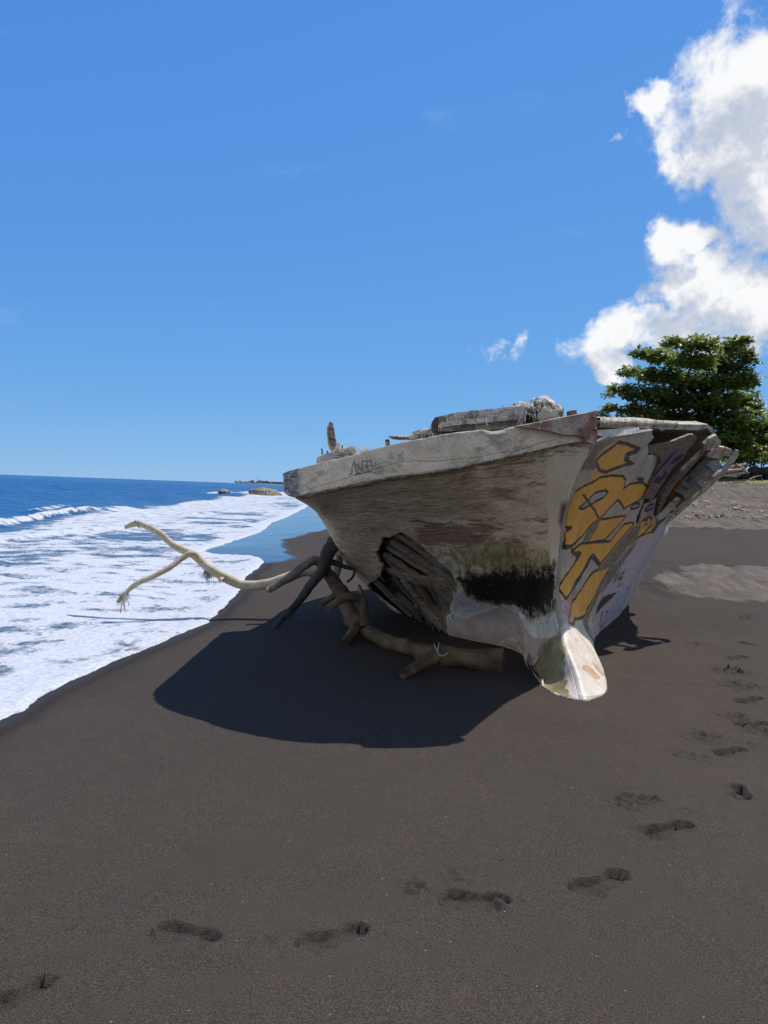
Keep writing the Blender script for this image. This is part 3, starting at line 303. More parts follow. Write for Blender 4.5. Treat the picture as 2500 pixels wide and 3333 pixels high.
DRIFTWOOD = {"trunk":[[1.119,6.825,0.096,0.1119],[0.986,6.858,0.09,0.1042],[0.791,6.939,0.081,0.0944],[0.514,7.107,0.071,0.0824],[0.341,7.295,0.065,0.0759],[0.114,7.574,0.065,0.0757],[-0.099,8.029,0.069,0.0803],[-0.243,8.45,0.073,0.0845],[-0.346,8.6,0.184,0.086],[-0.456,8.85,0.354,0.0814],[-0.578,9.0,0.51,0.0756],[-0.661,9.1,0.594,0.0692],[-0.683,9.15,0.698,0.0622],[-0.654,9.2,0.817,0.0515]],"forward":[[0.582,7.0,0.114,0.0616],[0.461,6.85,0.083,0.0575],[0.317,6.65,0.042,0.0505],[0.21,6.441,0.038,0.0438]],"lower":[[-0.236,8.2,0.111,0.0656],[-0.278,8.05,0.081,0.0515],[-0.329,7.8,0.041,0.0468],[-0.359,7.68,0.014,0.0492]],"upright":[[-0.157,8.1,0.109,0.0648],[-0.171,8.2,0.239,0.0492],[-0.195,8.3,0.373,0.0465],[-0.223,8.35,0.465,0.0301],[-0.244,8.4,0.532,0.0134]],"hooked":[[-0.192,8.3,0.383,0.0398],[-0.341,8.25,0.415,0.0462],[-0.475,8.2,0.354,0.0426],[-0.565,8.15,0.296,0.0359]],"short":[[-0.476,9.1,0.318,0.0437],[-0.578,9.0,0.296,0.036],[-0.645,8.95,0.261,0.0322],[-0.704,8.9,0.219,0.0285]],"grey":[[-0.648,9.25,0.534,0.0592],[-0.726,9.2,0.655,0.0589],[-0.801,9.15,0.712,0.0549],[-0.907,9.1,0.651,0.051],[-1.126,9.05,0.488,0.0471],[-1.332,9.0,0.348,0.0396]],"pale":[[-0.633,9.4,0.563,0.0752],[-0.803,9.4,0.549,0.0714],[-0.954,9.4,0.551,0.0677],[-1.148,9.35,0.466,0.0636],[-1.349,9.35,0.391,0.0598],[-1.725,9.4,0.356,0.0602],[-1.932,9.4,0.44,0.0583],[-2.154,9.45,0.551,0.0567],[-2.333,9.5,0.685,0.0513],[-2.555,9.55,0.765,0.0458],[-2.698,9.6,0.852,0.0422],[-2.781,9.6,0.922,0.0442],[-2.944,9.65,0.995,0.0386],[-3.109,9.7,1.041,0.0388],[-3.267,9.7,0.988,0.0233]],"fork":[[-2.278,9.48,0.647,0.0455],[-2.321,9.45,0.705,0.0378],[-2.367,9.42,0.71,0.0339],[-2.429,9.4,0.671,0.0338],[-2.564,9.3,0.552,0.0335],[-2.732,9.2,0.445,0.0313],[-2.937,9.1,0.339,0.0309],[-3.017,9.05,0.251,0.0217],[-3.095,9.0,0.15,0.0252]],"stub":[[-1.912,9.4,0.433,0.0301],[-1.966,9.3,0.413,0.026]],"knee":[[-0.525,9.35,0.79,0.0524],[-0.543,9.45,0.591,0.0491],[-0.568,9.3,0.493,0.0446]]}
BLACK_BRANCH = {"limb":[[-0.486,9.0,1.002,0.0792],[-0.546,9.0,0.946,0.0936],[-0.608,9.0,0.871,0.09],[-0.657,8.98,0.759,0.079],[-0.693,8.95,0.62,0.0644],[-0.812,8.9,0.456,0.0534],[-0.931,8.8,0.276,0.0458],[-1.031,8.72,0.157,0.0384],[-1.13,8.65,0.053,0.0311],[-1.221,8.58,-0.052,0.0206]],"spur":[[-1.014,8.74,0.208,0.0245],[-1.006,8.7,0.126,0.0209],[-1.017,8.66,0.084,0.0104]],"root":[[-0.644,8.98,0.709,0.0431],[-0.559,9.05,0.698,0.0362],[-0.432,9.1,0.65,0.0255],[-0.34,9.1,0.628,0.0182]],"rootlet":[[-0.322,9.1,0.636,0.0146],[-0.335,9.05,0.549,0.0145],[-0.403,9.0,0.48,0.0144]]}
FOAM_EDGE = [[-2.6,4.69],[-2.54,5.13],[-2.57,5.76],[-2.54,6.36],[-2.47,6.81],[-2.37,7.41],[-2.22,7.96],[-2.16,8.58],[-2.05,9.0],[-2.09,9.65],[-2.12,10.27],[-2.12,10.99],[-2.2,11.79],[-2.28,12.72],[-2.44,13.78],[-2.44,15.1],[-2.48,16.21],[-2.94,17.25],[-3.6,17.78],[-4.23,18.36],[-4.49,18.99],[-4.39,20.83],[-4.33,24.21],[-4.22,26.49],[-4.54,29.84],[-4.95,33.55],[-4.96,38.79],[-5.25,44.56],[-5.76,55.35]]
WET_AREA = [[-4.31,17.78],[-3.3,17.0],[-2.45,15.92],[-2.05,16.27],[-1.89,17.04],[-2.3,18.21],[-2.65,19.91],[-2.88,22.06],[-2.75,23.9],[-2.15,28.63],[-1.43,30.2],[-3.06,63.51],[-6.93,69.1],[-5.7,45.99],[-4.96,31.88],[-4.48,23.96],[-4.58,19.52]]
FOOTPRINTS = [[-1.025,2.384,-1.132,2.27],[-0.531,2.653,-0.773,2.702],[-0.007,2.756,-0.242,2.623],[0.545,2.976,0.272,2.971],[1.092,3.233,0.823,3.059],[1.567,3.741,1.297,3.586],[2.045,4.288,1.973,4.065],[2.381,4.926,2.148,4.787],[3.16,6.262,2.857,6.059],[3.839,7.95,3.514,7.74],[4.226,8.559,4.103,8.724],[4.887,10.105,4.583,9.734],[2.852,5.536,2.587,5.453],[5.283,10.593,5.301,10.99]]
SCUFFS = [[3.323,7.168,0.22,1.0],[3.14,6.614,0.2,0.8],[2.669,5.65,0.16,0.7],[2.21,5.14,0.2,0.6],[1.971,4.729,0.18,0.35],[3.541,8.498,0.18,0.45],[4.12,9.414,0.12,0.4],[1.373,3.997,0.16,0.5],[1.458,4.005,0.08,0.5],[1.279,3.919,0.1,0.4],[0.197,3.052,0.08,0.5],[0.35,3.161,0.1,0.4],[0.563,3.297,0.04,0.4],[2.715,5.341,0.2,0.6],[-0.346,2.658,0.06,0.4],[0.044,2.711,0.04,0.3],[0.493,2.912,0.05,0.4],[-1.074,2.717,0.06,0.3],[-0.599,2.545,0.05,0.3],[2.519,4.973,0.15,0.3],[1.6,3.896,0.05,0.5],[1.313,3.615,0.08,0.5]]

# ------------------------------------------------------------------ beach shape
SEA = -0.08
SHORE_Y = [-400, 0, 5, 9, 13, 15.5, 17.5, 20, 28, 43, 60, 140, 400, 1500, 6000]
SHORE_X = [-6, -2.62, -2.6, -2.12, -2.35, -2.6, -3.4, -4.0, -4.4, -5.2, -6.2, -11, -22, -50, -50]
def shore(y): return np.interp(y, SHORE_Y, SHORE_X)
def sand_z(x, y):
    x = np.asarray(x, float); y = np.asarray(y, float)
    d = x - shore(y)
    z = np.where(d < 0, SEA + 0.07 * d, SEA + 0.08 * (1 - np.exp(-np.maximum(d, 0) / 0.75)))
    z = np.maximum(z, -4.0)
    bank = np.interp(y, [9.0, 10.5, 12.5, 17, 21, 25, 27, 32, 60], [0, 0.17, 0.52, 1.0, 1.55, 2.2, 2.38, 2.5, 2.9])
    z = z + bank * sstep(1.2, 4.6, x - 0.02 * (y - 9))
    z = z + 0.035 * n2(x, y, 0.45, 3, 3.1) * sstep(-0.6, 0.5, d)
    return z

def sand_relief(x, y):
    """footprints, scuffed patches, the scoured hollow round the stem foot"""
    z = np.zeros_like(x); rough = np.zeros_like(x)
    m = (x > -3.2) & (x < 5.2) & (y > 1.5) & (y < 11)
    X = x[m]; Y = y[m]; Z = np.zeros_like(X); R = np.zeros_like(X)
    for k, (hx, hy, tx, ty) in enumerate(FOOTPRINTS):
        near = (np.hypot(X - (hx + tx) / 2, Y - (hy + ty) / 2) < 0.4)
        xx, yy = X[near], Y[near]
        ux, uy = tx - hx, ty - hy; L = math.hypot(ux, uy); ux /= L; uy /= L; L = min(max(L, 0.22), 0.30)
        cx, cy = (hx + tx) / 2, (hy + ty) / 2; side = 1 if k % 2 else -1
        a = ((xx - cx) * ux + (yy - cy) * uy) / L; b = side * (-(xx - cx) * uy + (yy - cy) * ux) / L
        a = a + 0.03 * n2(xx, yy, 14, 2, k); b = b + 0.025 * n2(xx, yy, 17, 2, k + 5.0)
        ka = [-0.52, -0.47, -0.38, -0.26, -0.08, 0.08, 0.22, 0.33, 0.42]
        hw_ = np.interp(a, ka, [0.03, 0.12, 0.165, 0.155, 0.120, 0.165, 0.215, 0.205, 0.12]); cc_ = np.interp(a, ka, [0, 0, 0, -0.005, -0.035, -0.03, -0.01, -0.005, 0.0])
        across = np.abs(b - cc_) / hw_; ends = np.maximum(np.abs(a + 0.05) - 0.455, 0) / 0.05
        foot_ = across + ends; wall = 0.70 + 0.30 * sstep(-0.10, -0.35, a) + 0.22 * sstep(0.0, 0.2, a)
        toes = np.full_like(a, 9.0)
        for q, (ta, tb, tr) in enumerate(((0.47, 0.11, 0.070), (0.50, 0.015, 0.048), (0.47, -0.06, 0.042), (0.43, -0.115, 0.040), (0.37, -0.165, 0.036))):
            toes = np.minimum(toes, np.hypot(a - ta, b - tb) / tr)
        dep = np.maximum(wall * sstep(1.07, 0.84, foot_), 0.75 * sstep(1.2, 0.55, toes))
        heel = ball = mid = foot_
        rim = sstep(1.75, 1.2, np.minimum.reduce([heel, ball, mid])) * (1 - dep)
        s = 1.4 * [0.024, 0.021, 0.023, 0.026, 0.026, 0.032, 0.036, 0.034, 0.030, 0.034, 0.034, 0.03, 0.036, 0.03][k]
        Z[near] += -s * dep + 0.008 * rim * (0.6 + n2(xx, yy, 30, 2, k) * 2)
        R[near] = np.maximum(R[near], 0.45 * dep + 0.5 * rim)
    for (cx, cy, rad, amp) in SCUFFS:
        near = np.hypot(X - cx, Y - cy) < rad * 1.6
        xx, yy = X[near], Y[near]
        g = np.exp(-((xx - cx) ** 2 + (yy - cy) ** 2) / (0.55 * rad * rad)) * amp
        c1 = n2(xx, yy, 26, 2, 4.0); c2 = n2(xx, yy, 48, 2, 8.0)
        pits = np.maximum(0, c1 - 0.06) * 0.20 + np.maximum(0, c2 - 0.08) * 0.14
        Z[near] += g * (pits - 0.004) - g * np.maximum(0, -c2 - 0.08) * 0.10
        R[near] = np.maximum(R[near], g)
    # hollow round the foot of the stem, and low drifted rib lines
    fx = (X - 1.62) / 0.45; fy = (Y - 6.25) / 0.55
    q = np.hypot(fx, fy); Z += -0.008 * np.exp(-((q - 0.75) / 0.35) ** 2) + 0.010 * np.exp(-((q - 1.6) / 0.35) ** 2)
    wl = Y - (6.9 - 0.35 * (X - 2) + 0.15 * np.sin(X * 2.3)); Z += 0.010 * np.exp(-(wl / 0.06) ** 2) * sstep(1.8, 2.4, X)
    z[m] = Z; rough[m] = R
    z += 0.0035 * n2(x, y, 6, 3, 2.0) * (y < 14)
    # trampled dry sand further up
    dry = sstep(10.2, 11.5, y) * sstep(2.5, 4.5, x) * sstep(60, 30, y)
    band = 1 - sstep(12.6, 12.9, y + 0.25 * n2(x, y, .6, 2, 1.)) * sstep(17.0, 16.4, y)
    tram = n2(x, y * 0.55, 2.6, 3, 6.0)
    z += dry * band * (0.24 * np.minimum(tram, 0.03) + 0.05 * n2(x, y, 7, 3, 7.))
    return z, rough

def axis(parts):
    out = [parts[0][0]]
    for a, b, h0, h1 in parts:
        x = out[-1]
        while x < b - 1e-6:
            t = (x - a) / (b - a); x = x + h0 * (h1 / h0) ** t; out.append(min(x, b))
    return np.array(out)
gx = axis([(-9000, -60, 2500, 30), (-60, -9, 10, 2), (-9, -2.7, 0.8, 0.05), (-2.7, 4.2, 0.0118, 0.0118), (4.3, 16, 0.03, 0.3), (16, 60, 0.6, 9), (60, 9000, 20, 2500)])
gy = axis([(-900, 1.2, 300, 0.3), (1.2, 2.0, 0.05, 0.02), (2.0, 4.5, 0.0105, 0.0115), (4.5, 9.5, 0.0125, 0.03), (9.5, 30, 0.045, 0.25), (30, 120, 0.6, 12), (120, 12000, 30, 3500)])
XX, YY = np.meshgrid(gx, gy, indexing='ij')
ZZ = sand_z(XX, YY); rel, rgh = sand_relief(XX, YY); ZZ = ZZ + rel
wet_sd = poly_sd(XX + 0.5 * n2(XX, YY, .9, 3, 1.), YY + 1.2 * n2(XX, YY, .6, 3, 2.), WET_AREA)
wet = sstep(0.16, -0.10, wet_sd)
dshore = XX - shore(YY)
damp = sstep(0.55, 0.1, dshore + 0.25 * n2(XX, YY, 1.5, 3, 2.)) * (dshore > -1)
near_w = (XX < -0.9) & (XX > -8) & (YY > 3) & (YY < 40); fe = np.full(XX.shape, 9.0)
fe[near_w] = line_d(XX[near_w], YY[near_w], FOAM_EDGE) + 0.10 * n2(XX[near_w], YY[near_w], 2.5, 3, 6.)
damp = np.maximum(0.4 * damp, 1.25 * sstep(0.34, 0.10, fe)); shine = 0.22 * sstep(0.18, 0.05, fe)
lightzone = sstep(10.2, 11.0, YY + 1.6 * n2(XX, YY, 1.1, 4, 5.)) * np.where(YY < 14, sstep(4.1, 4.9, XX + 1.8 * n2(XX, YY, 1.3, 4, 4.)), sstep(3.6, 4.3, XX))
darkband = sstep(12.55, 12.75, YY + 0.3 * n2(XX, YY, .7, 3, 1.)) * sstep(17.1, 16.9, YY + 0.3 * n2(XX, YY, .5, 3, 3.))
light = lightzone * (1 - darkband)
grassy = sstep(25.6, 26.6, YY + 1.2 * n2(XX, YY, .8, 3, 9.)) * sstep(11.2, 12.2, XX)
sm, t, b = material('black_volcanic_sand')
zr, zg, zb, za = t.attr('zone')
big = t.noise(0.7, 4, 0.6, vec=t.coord()); med = t.noise(9, 5, 0.6, vec=t.coord())
gr1 = t.noise(210, 2, 0.6, vec=t.coord()); gr2 = t.noise(620, 1, 0.5, vec=t.coord())
grain = t.add(t.mul(gr1, 0.6), t.mul(gr2, 0.4))
base = t.mix(t.step(big, 0.35, 0.68), (0.061, 0.047, 0.0355), (0.073, 0.056, 0.042))
base = t.mix(t.step(med, 0.3, 0.7), base, t.mix(0.5, base, (0.045, 0.036, 0.029)))
base = t.mix(t.mul(t.step(grain, 0.42, 0.62), 0.95), t.mix(0.6, base, (0.012, 0.0105, 0.0095)), t.mix(0.45, base, (0.135, 0.11, 0.092)))
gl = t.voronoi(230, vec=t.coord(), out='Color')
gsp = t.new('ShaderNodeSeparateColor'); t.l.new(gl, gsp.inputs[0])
base = t.mix(t.mul(t.step(gsp.outputs[0], 0.9996, 0.9999), 0.4), base, (0.65, 0.62, 0.56))  # rare pale specks painted into the colour as sand glints
lt = t.step(t.add(zg, t.mul(t.math('SUBTRACT', med, 0.5), 0.7)), 0.35, 0.65)
drynoise = t.noise(5, 6, 0.7, vec=t.coord((1, 0.35, 1)))
base = t.mix(t.mul(lt, 0.85), base, t.mix(t.step(drynoise, 0.35, 0.7), (0.105, 0.086, 0.070), (0.185, 0.150, 0.122)))
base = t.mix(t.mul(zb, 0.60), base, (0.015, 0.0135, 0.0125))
base = t.mix(za, base, (0.22, 0.25, 0.05))
wetc = t.mix(zr, base, (0.020, 0.021, 0.024))
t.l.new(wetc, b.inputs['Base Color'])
t.l.new(t.mix(zr, (0.85, 0.85, 0.85), (0.10, 0.10, 0.10)), b.inputs['Roughness'])
t.l.new(t.math('ADD', t.mul(zr, 0.45), 0.06), b.inputs['Specular IOR Level'])
hgt = t.add(t.mul(grain, 1.0), t.mul(t.noise(60, 3, 0.6, vec=t.coord()), 0.8))
bn = t.new('ShaderNodeBump'); bn.inputs['Distance'].default_value = 0.004
t.l.new(t.math('MULTIPLY', t.math('SUBTRACT', 1.0, zr), 0.55), bn.inputs['Strength']); t.l.new(hgt, bn.inputs['Height'])
t.l.new(bn.outputs[0], b.inputs['Normal'])
sand = obj('beach', np.stack([XX, YY, ZZ], -1), quads(len(gx), len(gy)), sm, attrs={'zone': rgba(np.maximum(wet, shine), light, np.clip(np.maximum(damp * (1 - wet), 0.45 * rgh), 0, 1), grassy)}, kind='structure')  # prints and scuffs darkened as damp sand and to deepen their shade

# ------------------------------------------------------------------ sea, swash and foam: one water surface
sx_ = axis([(-12000, -200, 4000, 80), (-200, -30, 40, 2), (-30, -8, 1.2, 0.14), (-8, -3.4, 0.11, 0.032), (-3.4, -1.5, 0.02, 0.02)])
sy_ = axis([(-900, 3.5, 300, 0.4), (3.5, 10, 0.022, 0.03), (10, 20, 0.04, 0.10), (20, 60, 0.14, 0.6), (60, 400, 1.2, 25), (400, 14000, 80, 4000)])
WX, WY = np.meshgrid(sx_, sy_, indexing='ij')
edge = np.array(FOAM_EDGE)
edge_poly = np.vstack([[[-9000, 3.0], [-2.75, 3.0], [-2.7, 4.0]], edge, [[-7, 75], [-12, 140], [-24, 400], [-60, 1600], [-60, 9000], [-9000, 9000]]])
ddx = 0.20 * n2(WX, WY, 1.7, 3, 1.5) + 0.13 * n2(WX, WY, 6.0, 3, 2.5)
D = -poly_sd(WX + ddx, WY + ddx * 1.3, edge_poly)
D = np.where(WY < 3, np.maximum(-2.7 - WX, D), D)
ground_here = sand_z(WX, WY)
th = 0.045 * (1 - np.exp(-np.maximum(D, 0) / 0.045)) * (0.75 + 0.6 * n2(WX, WY, 1.4, 2, 3.)) + 0.030 * sstep(0.0, 0.3, D) * n2(WX, WY, 9, 3, 4.)
far = sstep(2, 14, D)
swell = 0.16 * np.sin((WX * 0.85 + WY * 0.35 + 2.2 * n2(WX, WY, 0.05, 2, 3.)) * 0.9) * sstep(3, 12, D)
chop = 0.16 * n2(WX * 1.0, WY * 0.6, 0.9, 4, 11.) * far + 0.5 * n2(WX, WY * 0.7, 0.16, 3, 5.) * sstep(8, 30, D)
lump = 0.05 * n2(WX, WY, 2.0, 4, 12.) * sstep(0.3, 1.5, D) * sstep(16, 6, D)
# breaking crests, each a ridge running along the shore
crest = np.zeros_like(WX); crestfoam = np.zeros_like(WX)
for (dist, hgt_, wid, seed) in ((8.8, 0.26, 0.5, 1.0), (12.5, 0.22, 0.6, 2.0), (4.6, 0.10, 0.35, 3.0)):
    dd = D - dist - 2.6 * n2(WX, WY, 0.12, 2, seed * 5)
    live = sstep(0.02, 0.22, n2(WY, WX * 0.3, 0.10, 2, seed * 9) + 0.08)
    prof = np.exp(-(dd / wid) ** 2) * (dd > 0) + np.exp(-(dd / (wid * 0.45)) ** 2) * (dd <= 0)
    live = live * sstep(62, 34, WY); crest += hgt_ * prof * live
    crestfoam = np.maximum(crestfoam, live * np.exp(-((dd + 0.1) / (wid * 0.6)) ** 2))
fade = sstep(900, 150, WY) * sstep(-900, -150, WX)
wz = np.maximum(SEA + (swell + chop + crest) * fade + lump, ground_here + th)
wz = np.where(D > 0, wz, ground_here - 0.06 + 0.05 * np.clip(1 + D / 0.04, 0, 1))
# how much foam lies on the water
outer = 8.2 + 1.8 * n2(WX, WY, 0.18, 3, 21.) * 2 + 0.05 * np.clip(WY - 20, 0, 40)
cover = sstep(outer + 1.0, outer - 1.4, D) * 0.86
cover = np.maximum(cover, 0.98 * sstep(0.45, 0.12, D))
lace = sstep(-0.02, 0.25, n2(WX, WY, 0.55, 2, 31.))
cover = cover - 0.36 * lace * sstep(0.35, 0.8, D) * sstep(6, 3.4, D) - 0.06 * sstep(0.4, 0.9, D)
cover = np.maximum(cover, 0.9 * crestfoam)
for (rx, ry, rr) in ((-21.8, 142, 6.0), (-25.2, 124, 4.0), (-23.5, 135, 3.0)):
    cover = np.maximum(cover, 0.9 * sstep(1.25, 0.75, np.hypot((WX - rx) / rr, (WY - ry) / (rr * 1.6)) + 0.5 * n2(WX, WY, 0.35, 2, rx)))
cover = np.maximum(cover, 0.7 * sstep(0.30, 0.36, n2(WX, WY, 0.22, 3, 41.)) * sstep(20, 40, D) * sstep(130, 90, WY) * (WX > -80))
wm, t, b = material('sea_water')
cr, cdp, cb_, ca_ = t.attr('foam')
v1 = t.coord((1.0, 0.62, 1.0)); v2 = t.coord((1.0, 1.0, 1.0))
wv = t.new('ShaderNodeTexNoise'); wv.inputs['Scale'].default_value = 3.0; wv.inputs['Detail'].default_value = 3; t.l.new(v1, wv.inputs['Vector'])
wsc = t.vmath('SCALE', t.vmath('SUBTRACT', wv.outputs['Color'], (0.5, 0.5, 0.5))); wsc.node.inputs[3].default_value = 0.22
vw = t.vmath('ADD', v1, wsc)
ce1 = t.voronoi(6.5, vec=vw, feature='DISTANCE_TO_EDGE'); ce2 = t.voronoi(15.0, vec=vw, feature='DISTANCE_TO_EDGE')
nf = t.noise(1.5, 9, 0.62, vec=t.vmath('MULTIPLY', vw, (1.0, 1.9, 1.0))); nf2 = t.noise(22, 4, 0.6, vec=v2)
holes = t.add(t.add(t.mul(ce1, 0.42), t.mul(ce2, 0.28)), t.mul(t.math('SUBTRACT', nf, 0.5), 2.3))
thr = t.math('SUBTRACT', t.mul(cr, 1.15), 0.56)
fm = t.step(t.math('SUBTRACT', thr, holes), -0.20, 0.24)
fm = t.mul(fm, t.step(cr, 0.03, 0.12))
deep = t.step(cdp, 0.0, 1.0)
wcol = t.mix(deep, (0.045, 0.085, 0.12), (0.003, 0.058, 0.180))
wcol = t.mix(t.step(t.noise(0.05, 4, 0.6, vec=t.coord((1, 0.35, 1))), 0.35, 0.7), wcol, t.mix(0.5, wcol, (0.004, 0.085, 0.22)))
fcol = t.mix(t.step(nf2, 0.3, 0.7), (0.40, 0.42, 0.45), (0.57, 0.58, 0.60))
t.l.new(t.mix(fm, wcol, fcol), b.inputs['Base Color'])
t.l.new(t.mix(fm, (0.22, 0.22, 0.22), (0.75, 0.75, 0.75)), b.inputs['Roughness'])
b.inputs['IOR'].default_value = 1.33; b.inputs['Specular IOR Level'].default_value = 0.20
rip = t.add(t.mul(t.noise(2.2, 5, 0.6, vec=t.coord((1, 0.55, 1)), dist=0.4), 0.20), t.mul(t.noise(0.45, 4, 0.6, vec=t.coord((1, 0.5, 1))), 1.1))
rip = t.mul(rip, t.step(cdp, 0.05, 0.8))
fh = t.add(t.mul(fm, 0.030), t.mul(t.mul(nf2, fm), 0.005))
t.l.new(t.bump(t.add(rip, fh), 0.9, 1.0), b.inputs['Normal'])
depthmask = sstep(4, 16, D)
sea = obj('sea', np.stack([WX, WY, wz], -1), quads(len(sx_), len(sy_)), wm, attrs={'foam': rgba(cover, depthmask, depthmask)}, kind='structure')
print('sand', len(gx) * len(gy), 'sea', len(sx_) * len(sy_))

# ------------------------------------------------------------------ wrecked boat
boat = empty('wrecked_boat', (1.6, 8.0, 0.0))
tag(boat, 'broken white fishing boat hull stranded on black sand, orange graffiti on its bow', 'boat')

def hull_grid(cols, ns, nt, other):
    ts = np.linspace(0, 1, nt); S = []; R = []
    for s, c in cols:
        c = np.array(c); L = np.r_[0, np.cumsum(np.linalg.norm(np.diff(c, axis=0), axis=1))]; L /= L[-1]
        S.append(s); R.append(spline(L, c, ts))
    R = np.array(R); ss = np.linspace(S[0], S[-1], ns)
    # the two sides meet in a sharp stem above and flow round into each other over the rounded forefoot
    s1, c = other[1]; c = np.array(c); L = np.r_[0, np.cumsum(np.linalg.norm(np.diff(c, axis=0), axis=1))]; L /= L[-1]
    o1 = spline(L, c, ts); d_own = (R[1] - R[0]) / S[1]; d_oth = (R[0] - o1) / s1
    sm_ = (d_own * s1 + d_oth * S[1]) / (S[1] + s1); k_ = (0.12 + 0.88 * sstep(0.60, 0.78, ts))[:, None]
    m0 = d_own * (1 - k_) + sm_ * k_
    return ss, ts, spline(S, R.reshape(len(S), -1), ss, m0.ravel()).reshape(ns, nt, 3)
def hull_skin(name, cols, other, ns, nt, cut, sc, flip, attrs_fn, mat, thick=0.03, cutnoise=0.02):
    ss, ts, P = hull_grid(cols, ns, nt, other)
    ex = P[:, -1:, :] + np.array([0, 0, -0.16]); P = np.concatenate([P, ex], axis=1)
    SS, TT = np.meshgrid(ss, np.r_[ts, 1.06], indexing='ij')
    du = np.gradient(P, axis=0); dv = np.gradient(P, axis=1); N = np.cross(du, dv); N /= np.linalg.norm(N, axis=2)[..., None] + 1e-9
    if flip: N = -N
    f3 = P.reshape(-1, 3)
    bumpy = 0.016 * fbm(f3 * 2.2, 3) + 0.006 * fbm(f3 * 9, 2)
    edge_keep = np.ravel(sstep(0.0, 0.02, SS)) * np.ravel(sstep(0.0, 0.05, TT))
    V = f3 + N.reshape(-1, 3) * (bumpy * edge_keep)[:, None]
    F = quads(ns, nt + 1)
    if flip: F = F[:, ::-1]
    a, b_ = np.ravel(SS) * sc[0], np.ravel(TT) * sc[1]
    jag = cutnoise * 2 * fbm(np.stack([a * 9, b_ * 9, a * 0], -1), 3)
    sd = poly_sd(a + jag, b_ - jag, np.array(cut) * np.array(sc))
    keep = (sd[F] > 0).all(axis=1)
    F = F[keep]
    o = child(name, boat, V, F, mat, attrs={**attrs_fn(a, b_, np.array(sc)), 'lie': rgba(a, b_, a * 0)})
    me = o.data; bm = bmesh.new(); bm.from_mesh(me)
    bmesh.ops.delete(bm, geom=[v for v in bm.verts if not v.link_faces], context='VERTS'); bm.to_mesh(me); bm.free()
    so_ = o.modifiers.new('thickness', 'SOLIDIFY'); so_.thickness = thick; so_.offset = -1
    return o, (ss, ts, P, N)
def soft(a, b_, sc, polys, wid, grow=0.0):
    m = np.zeros_like(a)
    for p in polys:
        sd = poly_sd(a, b_, np.array(p) * sc) - grow; m = np.maximum(m, np.clip(0.5 - sd / wid, 0, 1))
    return m

def layer(t, base, mask, col, noise, amp, wid=0.06):
    """col over base where mask wins against noise: ragged, chipped borders"""
    k = t.add(mask, t.mul(t.math('SUBTRACT', noise, 0.5), amp))
    return t.mix(t.step(k, 0.5 - wid, 0.5 + wid), base, col)

# --- port side paint: weathered wood, lichen, black rot, clean primer by the stem
def port_attrs(a, b_, sc):
    P_ = PORT_PAINT; f = lambda k, w: soft(a, b_, sc, P_[k], w)
    return {'pa': rgba(f('wood', 0.45), f('rust', 0.16), f('green', 0.40), f('black', 0.34)),
            'pb': rgba(f('white', 0.16), f('mauve', 0.10), f('foot', 0.10), f('clean', 0.14)),
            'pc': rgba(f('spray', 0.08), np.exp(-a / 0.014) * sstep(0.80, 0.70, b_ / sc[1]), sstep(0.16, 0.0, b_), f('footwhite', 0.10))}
pm, t, b = material('port_hull_weathered_paint')
a1, a2, a3, a4 = t.attr('pa'); b1, b2, b3, b4 = t.attr('pb'); c1, c2, c3, c4 = t.attr('pc')
lie = t.new('ShaderNodeAttribute', attribute_name='lie').outputs['Vector']
def flow(sx_, sy_, loc=(0, 0, 0)): return t.vmath('ADD', t.vmath('MULTIPLY', lie, (sx_, sy_, 0)), loc)
vo = t.coord(); vs = flow(1.6, 9.0); vd = flow(3.0, 1.5)
n1 = t.noise(5, 8, 0.68, vec=vo); n2_ = t.noise(22, 6, 0.7, vec=vo); ns1 = t.noise(4.0, 9, 0.72, vec=vs, dist=0.4); nd_ = t.noise(6, 6, 0.65, vec=vd)
grain = t.noise(7.0, 8, 0.75, vec=flow(0.9, 12.0, (3, 1, 0)), dist=0.7)
patch = t.noise(2.0, 7, 0.66, vec=flow(1.0, 3.0, (5, 2, 0)), dist=0.5)
base = t.mix(t.step(ns1, 0.34, 0.66), (0.64, 0.50, 0.33), (0.86, 0.72, 0.52))
base = t.mix(t.mul(t.step(patch, 0.50, 0.60), 0.55), base, (0.40, 0.29, 0.19))
base = t.mix(t.mul(t.step(patch, 0.46, 0.38), 0.75), base, (0.86, 0.77, 0.62))
base = t.mix(t.mul(t.step(n2_, 0.57, 0.72), 0.35), base, (0.30, 0.25, 0.18))
base = layer(t, base, t.mul(a3, 0.85), t.mix(t.step(nd_, 0.35, 0.7), (0.46, 0.39, 0.17), (0.24, 0.20, 0.085)), t.add(t.mul(nd_, 0.6), t.mul(n1, 0.4)), 2.8, 0.35)
wood = t.mix(t.step(grain, 0.36, 0.62), (0.26, 0.185, 0.11), (0.85, 0.70, 0.49))
wood = t.mix(t.step(n1, 0.52, 0.68), wood, t.mix(t.step(grain, 0.4, 0.6), (0.24, 0.21, 0.10), (0.52, 0.45, 0.25)))
base = layer(t, base, a1, wood, t.add(t.mul(ns1, 0.6), t.mul(n1, 0.4)), 3.6, 0.14)
base = layer(t, base, t.mul(a2, 0.72), t.mix(t.step(n2_, 0.4, 0.65), (0.32, 0.175, 0.11), (0.43, 0.28, 0.205)), t.add(t.mul(ns1, 0.5), t.mul(patch, 0.5)), 6.0, 0.18)
cracks = t.mul(t.step(t.noise(4.2, 8, 0.78, vec=flow(1.0, 5.5, (1, 7, 0)), dist=1.0), 0.55, 0.59), t.step(patch, 0.40, 0.55))
base = t.mix(t.mul(t.mul(cracks, t.math('SUBTRACT', 1.0, b2)), t.math('SUBTRACT', 0.85, b4)), base, (0.12, 0.10, 0.08))
